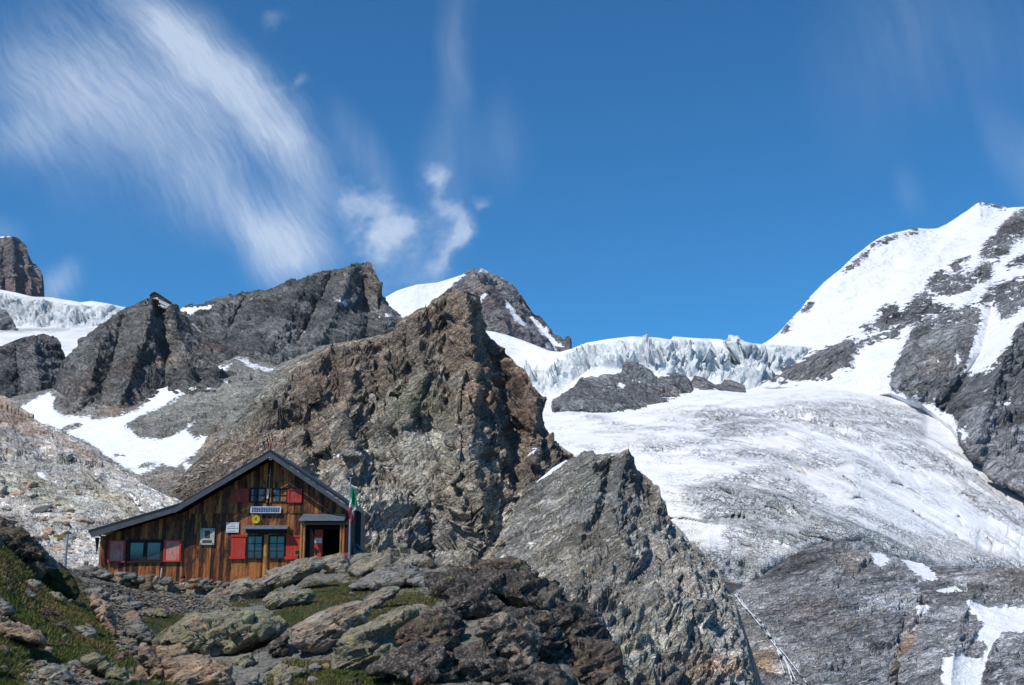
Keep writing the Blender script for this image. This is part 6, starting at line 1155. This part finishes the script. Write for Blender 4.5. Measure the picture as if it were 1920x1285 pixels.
# side annex seen past the right corner, downpipe
M_shing = simple('dark_slates', (0.045, 0.042, 0.045), .6); ya = 55.5
a, b, c, d = rect(658.5, 961, 676, 1060, ya); mb = MB(); mb.prism([(a, c), (b, c), (b, d-.05), (a+(b-a)*.55, d+.16), (a, d-.02)], ya, ya+1.6)
for i in range(8): z = c+(d-c)*(i+.6)/8; mb.box(a+.06, b-.03, ya-.04, ya-.001, z-.012, z+.02)
ann = mb.build('side_annex', M_shing, hut)
mb = MB(); mb.tube(tuple(P(661, 1023, 54.6)), tuple(P(668, 1021.5, 54.6)), .05); mb.tube(tuple(P(668, 1021.5, 54.6)), tuple(P(681, 1036, 54.4)), .055); mb.prism([(wx(662, 1024, 54.7), wz(1024, 54.7)), (wx(676, 1036, 54.7), wz(1036, 54.7)), (wx(662, 1040, 54.7), wz(1042, 54.7))], 54.66, 54.72); mb.build('drain_pipe', M_metal, hut)
# ---- things beside the hut
a, b, c, d = rect(552.5, 1031, 566.5, 1041, YF-.25); cb = empty('chalkboard', ((a+b)/2, YF-.25, (c+d)/2), 'small black chalkboard in a pale wooden frame hanging crooked beside the porch', 'chalkboard'); cb.rotation_euler.y = math.radians(-6)
hw, hh = (b-a)/2, (d-c)/2
o = meshobj('slate', [(x*hw*.86, y, z*hh*.8) for x, y, z in ((-1, -.012, -1), (1, -.012, -1), (1, -.012, 1), (-1, -.012, 1), (-1, .01, -1), (1, .01, -1), (1, .01, 1), (-1, .01, 1))], [(0, 1, 2, 3), (7, 6, 5, 4), (0, 4, 5, 1), (1, 5, 6, 2), (2, 6, 7, 3), (3, 7, 4, 0)], M_mark, cb)
mb = MB(); t = .025; mb.box(-hw, hw, -.02, .012, hh-t, hh); mb.box(-hw, hw, -.02, .012, -hh, -hh+t); mb.box(-hw, -hw+t, -.02, .012, -hh+t, hh-t); mb.box(hw-t, hw, -.02, .012, -hh+t, hh-t); meshobj('frame', mb.v, mb.f, simple('pale_frame', (0.4, 0.22, 0.08)), cb)
# flagpole and flag
YG = 51.4; b0 = P(654.5, 1062, YG); b1 = P(657.5, 896, YG); b1[1] = YG
fp = empty('flagpole', tuple(b0), 'slender grey steel flagpole standing beside the porch', 'flagpole'); vv = Vector(tuple(b1-b0))
mb = MB(); mb.tube((0, 0, -.3), vv*.53, .045, .04); mb.tube(vv*.53, vv, .032, .024); mb.tube(vv+Vector((-.08, 0, 0)), vv+Vector((.08, 0, 0)), .02); o = meshobj('pole', mb.v, mb.f, M_steel, fp)
def fz(*a): return [(545+x/7.14, 880+y/7.14) for x, y in a]
OUT = fz((818, 225), (838, 260), (865, 340), (890, 440), (908, 528), (885, 545), (850, 565), (842, 620), (845, 660), (843, 690), (822, 720), (778, 716), (774, 640), (776, 560), (786, 450), (800, 370), (808, 290))
GRN = fz((700, 150), (960, 150), (960, 540), (890, 540), (826, 462), (806, 372), (700, 372)); RDD = fz((700, 505), (818, 508), (824, 600), (848, 660), (900, 800), (700, 800))
rows = 60; cols = 26; ys = np.linspace(OUT[0][1]+.3, max(p[1] for p in OUT)-.3, rows); V = []; C_ = []
for y in ys:
    xs = []
    for (x0, y0), (x1, y1) in zip(OUT, OUT[1:]+OUT[:1]):
        if (y0-y)*(y1-y) <= 0 and y0 != y1: xs.append(x0+(y-y0)*(x1-x0)/(y1-y0))
    l, r_ = min(xs), max(xs)
    for t in np.linspace(0, 1, cols):
        x = l+(r_-l)*t; dd = YG+.09*math.sin(t*9+y*.09)*min(1, (r_-l)/6)+.04*math.sin(t*21+y*.2); V.append(P(x, y, dd)); C_.append((x, y))
Q = gridquads(rows, cols); cc = np.array(C_)[Q].mean(1); g_ = sdf(cc[:, 0], cc[:, 1], GRN) > 0; r_ = sdf(cc[:, 0], cc[:, 1], RDD) > 0
M_fg = simple('flag_green', (0.01, 0.33, 0.12)); M_fw = simple('flag_white', (0.62, 0.62, 0.60)); M_fr = simple('flag_red', (0.60, 0.03, 0.03))
fo = fastmesh('flag', np.array(V)-np.array(b0), Q, M_fw); fo.data.materials.append(M_fg); fo.data.materials.append(M_fr); fo.data.polygons.foreach_set('material_index', np.where(g_, 1, np.where(r_, 2, 0)).astype(np.int32)); so_ = fo.modifiers.new('thick', 'SOLIDIFY'); so_.thickness = .006
fo.location = tuple(b0); tag(fo, 'limp green white and red flag hanging from the steel pole', 'flag')
# trail signpost
YS = 46.0; s0, s1 = P(122, 1066, YS), P(127.5, 1002, YS); sg = empty('signpost', tuple(s0), 'leaning grey signpost with an ochre arrow board left of the hut', 'signpost')
sv = Vector(tuple(s1-s0)); mb = MB(); mb.tube((0, 0, -.2), sv, .045, .04); meshobj('post', mb.v, mb.f, M_steel, sg)
mb = MB(); q = [tuple(P(x, y, YS)-s0) for x, y in ((99.5, 1005.5), (103, 1002.5), (124, 1003.5), (124, 1008.8), (103, 1008.2))]; mb.prism([(p[0], p[2]) for p in q], -.05, -.02); meshobj('arrow_board', mb.v, mb.f, M_ochre, sg)
mk = P(301.5, 1080, 48.6); mb = MB(); mb.tube((0, 0, -.1), (.02, 0, .32), .028, .026); o = meshobj('marker_stick', mb.v, mb.f, M_white, None); o.location = tuple(mk); tag(o, 'short white marker stick upright behind the dry stone wall', 'marker')
# ---- resting person: only head and shoulders show over the wall
def skin(name, pts, edges, rad, mat, parent=None, sub=2, loc=None):
    me = bpy.data.meshes.new(name); me.from_pydata(pts, edges, []); o = bpy.data.objects.new(name, me); link(o, parent)
    if loc is not None: o.location = loc
    sk = o.modifiers.new('skin', 'SKIN'); sv_ = me.skin_vertices[0].data
    for i, r in enumerate(rad): sv_[i].radius = r if isinstance(r, tuple) else (r, r); sv_[i].use_root = (i == 0)
    sb = o.modifiers.new('sub', 'SUBSURF'); sb.levels = sb.render_levels = sub; me.materials.append(mat); sk.use_smooth_shade = True; return o
YH = 48.9; hp = P(343.5, 1086, YH); root = Vector(tuple(hp))-Vector((-.38, 0, .52))
M_skin = simple('skin', (0.42, 0.20, 0.14), .55); M_hair = simple('dark_hair', (0.012, 0.009, 0.008)); M_jkt = simple('pale_jacket', (0.42, 0.43, 0.42)); M_trs = simple('green_trousers', (0.05, 0.075, 0.07)); M_boot = simple('boots', (0.04, 0.04, 0.045))
pb = [(0, 0, 0), (-.12, 0, .14), (-.26, 0, .28), (-.33, 0, .37), (-.36, -.01, .44), (-.38, -.02, .50), (-.385, -.03, .56), (-.30, -.20, .30), (-.36, -.30, .14), (-.44, -.22, .36), (-.42, -.14, .42), (-.26, .19, .28), (-.12, .28, .10), (.05, .20, .04), (.02, -.10, -.02), (.42, -.12, .10), (.80, -.12, -.02), (.90, -.13, .0), (.02, .10, -.02), (.44, .10, .06), (.84, .10, -.03), (.94, .10, .0)]
eb = [(0, 1), (1, 2), (2, 3), (3, 4), (4, 5), (5, 6), (2, 7), (7, 8), (8, 9), (9, 10), (2, 11), (11, 12), (12, 13), (0, 14), (14, 15), (15, 16), (16, 17), (0, 18), (18, 19), (19, 20), (20, 21)]
rb = [.14, .13, .14, .055, .06, .088, .062, .055, .042, .035, .028, .055, .042, .03, .085, .065, .045, .04, .085, .065, .045, .04]
pr = skin('person', pb, eb, rb, M_skin, None, 2, tuple(root)); tag(pr, 'dark haired person in a pale jacket resting head on hand behind the stone wall', 'person')
skin('jacket', pb[:3]+[pb[3]]+pb[7:9]+[pb[9]]+pb[11:13], [(0, 1), (1, 2), (2, 3), (2, 4), (4, 5), (5, 6), (2, 7), (7, 8)], [.155, .15, .16, .075, .07, .058, .05, .07, .058], M_jkt, pr)
skin('trousers', [pb[0]]+pb[14:17]+pb[18:21], [(0, 1), (1, 2), (2, 3), (0, 4), (4, 5), (5, 6)], [.15, .10, .08, .06, .10, .08, .06], M_trs, pr)
for s_ in (-.12, .10): skin('boot', [(.82, s_, -.02), (.92, s_, .0), (.94, s_, .12)], [(0, 1), (1, 2)], [.06, .055, .05], M_boot, pr, 1)
def blobm(name, c, r, mat, parent, seed=0, amp=.0, cut=None):
    bm = bmesh.new(); bmesh.ops.create_icosphere(bm, subdivisions=3, radius=1)
    for v in bm.verts:
        q = v.co.copy()
        if cut and cut(q): q *= .80
        q *= 1+amp*math.sin(q.x*9+seed)*math.cos(q.z*8+q.y*7); v.co = Vector((c[0]+q.x*r[0], c[1]+q.y*r[1], c[2]+q.z*r[2]))
    me = bpy.data.meshes.new(name); bm.to_mesh(me); bm.free(); me.materials.append(mat); me.shade_smooth(); o = bpy.data.objects.new(name, me); link(o, parent); return o
hc = (-.382, -.02, .525)
blobm('hair', (hc[0], hc[1]+.025, hc[2]+.03), (.10, .105, .115), M_hair, pr, 1, .06, lambda q: q.y < -.35 and q.z < .35)
blobm('nose', (hc[0]+.005, hc[1]-.10, hc[2]-.01), (.014, .02, .022), M_skin, pr)
for s_ in (-1, 1): blobm('eye', (hc[0]+.005+.032*s_, hc[1]-.088, hc[2]+.012), (.011, .008, .008), M_mark, pr); blobm('ear', (hc[0]+.09*s_, hc[1]-.0, hc[2]-.005), (.014, .02, .03), M_skin, pr)
blobm('mouth', (hc[0]+.004, hc[1]-.085, hc[2]-.045), (.022, .01, .006), M_red, pr)
hp_ = Vector(pb[10])
for k in range(5):
    o_ = (-.036+.017*k) if k < 4 else .03; L = (.060, .068, .064, .052, .045)[k]
    fpnt = [tuple(hp_+Vector((o_, -.01, -.01))), tuple(hp_+Vector((o_*1.15, -.018, L*.55))), tuple(hp_+Vector((o_*1.2, .0, L)))]
    skin('finger', fpnt, [(0, 1), (1, 2)], [.011, .010, .008], M_skin, pr, 1)
# ---- refuge on the summit of the rock pyramid
zt = ZB['rock_pyramid']; dp = depth_at('rock_pyramid', 292, 566) or 1190; u_ = dp/F
rp = P(292, 561, dp-6); rf = empty('summit_refuge', tuple(rp), 'tiny dark refuge with a white terrace rail perched on the pointed rock summit', 'hut')
def rq(x, y, Y=0): q = P(x, y, dp-6+Y)-rp; return (float(q[0]), float(q[2]))
mb = MB(); mb.prism([rq(281, 561), rq(281.5, 555), rq(286, 550), rq(291, 548.5), rq(297, 552), rq(297.5, 561)], 0, 5); meshobj('gable_wall', mb.v, mb.f, M_dkwood, rf)
mb = MB(); mb.prism([rq(297.5, 561), rq(297.2, 552), rq(308, 558), rq(318, 566.5), rq(318, 570)], .5, 7); meshobj('long_wall', mb.v, mb.f, M_shing, rf)
mb = MB(); mb.prism([rq(280, 554.5), rq(286, 548.6), rq(291, 547.3), rq(298, 551), rq(319.5, 565.5), rq(318.5, 567), rq(297, 552.8), rq(291, 549.2), rq(286, 550.6)], -.8, 8); meshobj('roof', mb.v, mb.f, M_roof, rf)
mb = MB()
for i in range(9): x = 299+i*2.4; y = 562.6+i*1.15; mb.prism([rq(x, y), rq(x+1.7, y+.8), rq(x+1.7, y+6.4), rq(x, y+5.6)], -1.4, -1.2)
mb.prism([rq(298.5, 562), rq(320, 572.3), rq(320, 572.9), rq(298.5, 562.6)], -1.5, -1.1); meshobj('terrace_rail', mb.v, mb.f, M_white, rf)
mb = MB(); mb.prism([rq(274, 561), rq(297, 558), rq(298, 566), rq(320, 574), rq(321, 580), rq(270, 574)], -1.0, 9); meshobj('stone_base', mb.v, mb.f, M_dark, rf)
# ---- boulder on the crest of the grey cliff
# ---- meltwater falls below the glacier tongue
M_fall = simple('white_water', (0.62, 0.66, 0.70), .5)
def fall(lines, name='waterfall', label=None, src=('grey_cliff', 'rock_slabs')):
    V = []; Fc = []; r = random.Random(3); z = ZB['rock_slabs']
    zs = z.copy()
    for ln, w0 in lines:
        L = [Vector(p) for p in ln]; pts = []
        for a_, b_ in zip(L[:-1], L[1:]):
            n = max(2, int((b_-a_).length/3)); pts += [a_.lerp(b_, i/n) for i in range(n)]
        prev = None; dprev = None
        for i, p in enumerate(pts+[L[-1]]):
            x = p.x+0.8*math.sin(i*.25+w0)+r.uniform(-.5, .5); y = p.y; w_ = w0*max(.12, .75+.6*math.sin(i*.9+w0*9)*math.sin(i*.37)+r.uniform(-.5, .5))
            ix, iy = int(x/2)+100, int(y/2)+100; win = zs[iy-1:iy+2, ix-2:ix+3]; 
            if win.min() > 1e8 or r.random() < .08: prev = None; continue
            d = float(win.min())-1.2; d = d if dprev is None else min(d, .5*(d+dprev)+3); dprev = d
            k = len(V); V += [tuple(P(x-w_, y, d+.5)), tuple(P(x, y, d)), tuple(P(x+w_, y, d+.5))]
            if prev is not None: Fc += [(prev, prev+1, k+1, k), (prev+1, prev+2, k+2, k+1)]
            prev = k
    o = meshobj(name, V, Fc, M_fall, None, True); tag(o, label, None, None, 'structure'); m_ = o.modifiers.new('t', 'SOLIDIFY'); m_.thickness = .3
fall([([(1374, 1110), (1398, 1140), (1425, 1165), (1446, 1195), (1462, 1225), (1478, 1250), (1492, 1300)], 1.5), ([(1380, 1112), (1408, 1150), (1438, 1190), (1470, 1232), (1505, 1300)], .8), ([(1460, 1215), (1490, 1250), (1515, 1285)], .6), ([(1450, 1200), (1468, 1250), (1480, 1290)], .8)], label='thin white meltwater falls running down the slabs below the glacier tongue')
# ---- unseen cumulus added toward the sun to shade the hut and the foreground
bm = bmesh.new(); bmesh.ops.create_icosphere(bm, subdivisions=5, radius=1.0); V = np.array([v.co[:] for v in bm.verts])
V = V*(1+0.10*fbm(V*2.2, 4, 5)[:, None]+0.10*np.abs(fbm(V*4.5, 3, 8))[:, None]); V = V*np.array([82, 60, 24])
H_ = 330.0; cen = Vector((-9, 32, 0))+SD*(H_/SD.z)
V = V+np.array(cen)
for v, c in zip(bm.verts, V): v.co = c
me = bpy.data.meshes.new('shade_cloud'); bm.to_mesh(me); bm.free(); mc, ntc = newmat('thin_shade_cloud'); bs = ntc.n('ShaderNodeBsdfPrincipled', {'Base Color': (.85, .86, .88, 1), 'Roughness': 1.0}); tr = ntc.n('ShaderNodeBsdfTransparent'); mxc = ntc.n('ShaderNodeMixShader', {0: 0.15, 1: tr, 2: bs}); oc = ntc.n('ShaderNodeOutputMaterial'); ntc.t.links.new(mxc.outputs[0], oc.inputs[0]); me.materials.append(mc); me.shade_smooth(); o = bpy.data.objects.new('shade_cloud', me); link(o); tag(o, 'unseen cumulus added toward the sun to shade the hut and foreground', None, None, 'structure')
# ---- valley floor out to the horizon
m, nt_v = newmat('valley_rock'); pv = pos(nt_v); nv_ = nt_v.noise(pv, .01, 8, .65); nt_v.out(nt_v.ramp(nv_, [(.35, (.10, .10, .095)), (.65, (.22, .215, .20))]), .95, nt_v.bump(nt_v.noise(pv, .05, 8, .6), 3, 1), .1)
meshobj('valley_floor', [(-30000, -30000, -75), (30000, -30000, -75), (30000, 30000, -75), (-30000, 30000, -75)], [(0, 1, 2, 3)], m)['kind'] = 'structure'
print('done', round(time.time()-T0, 1))
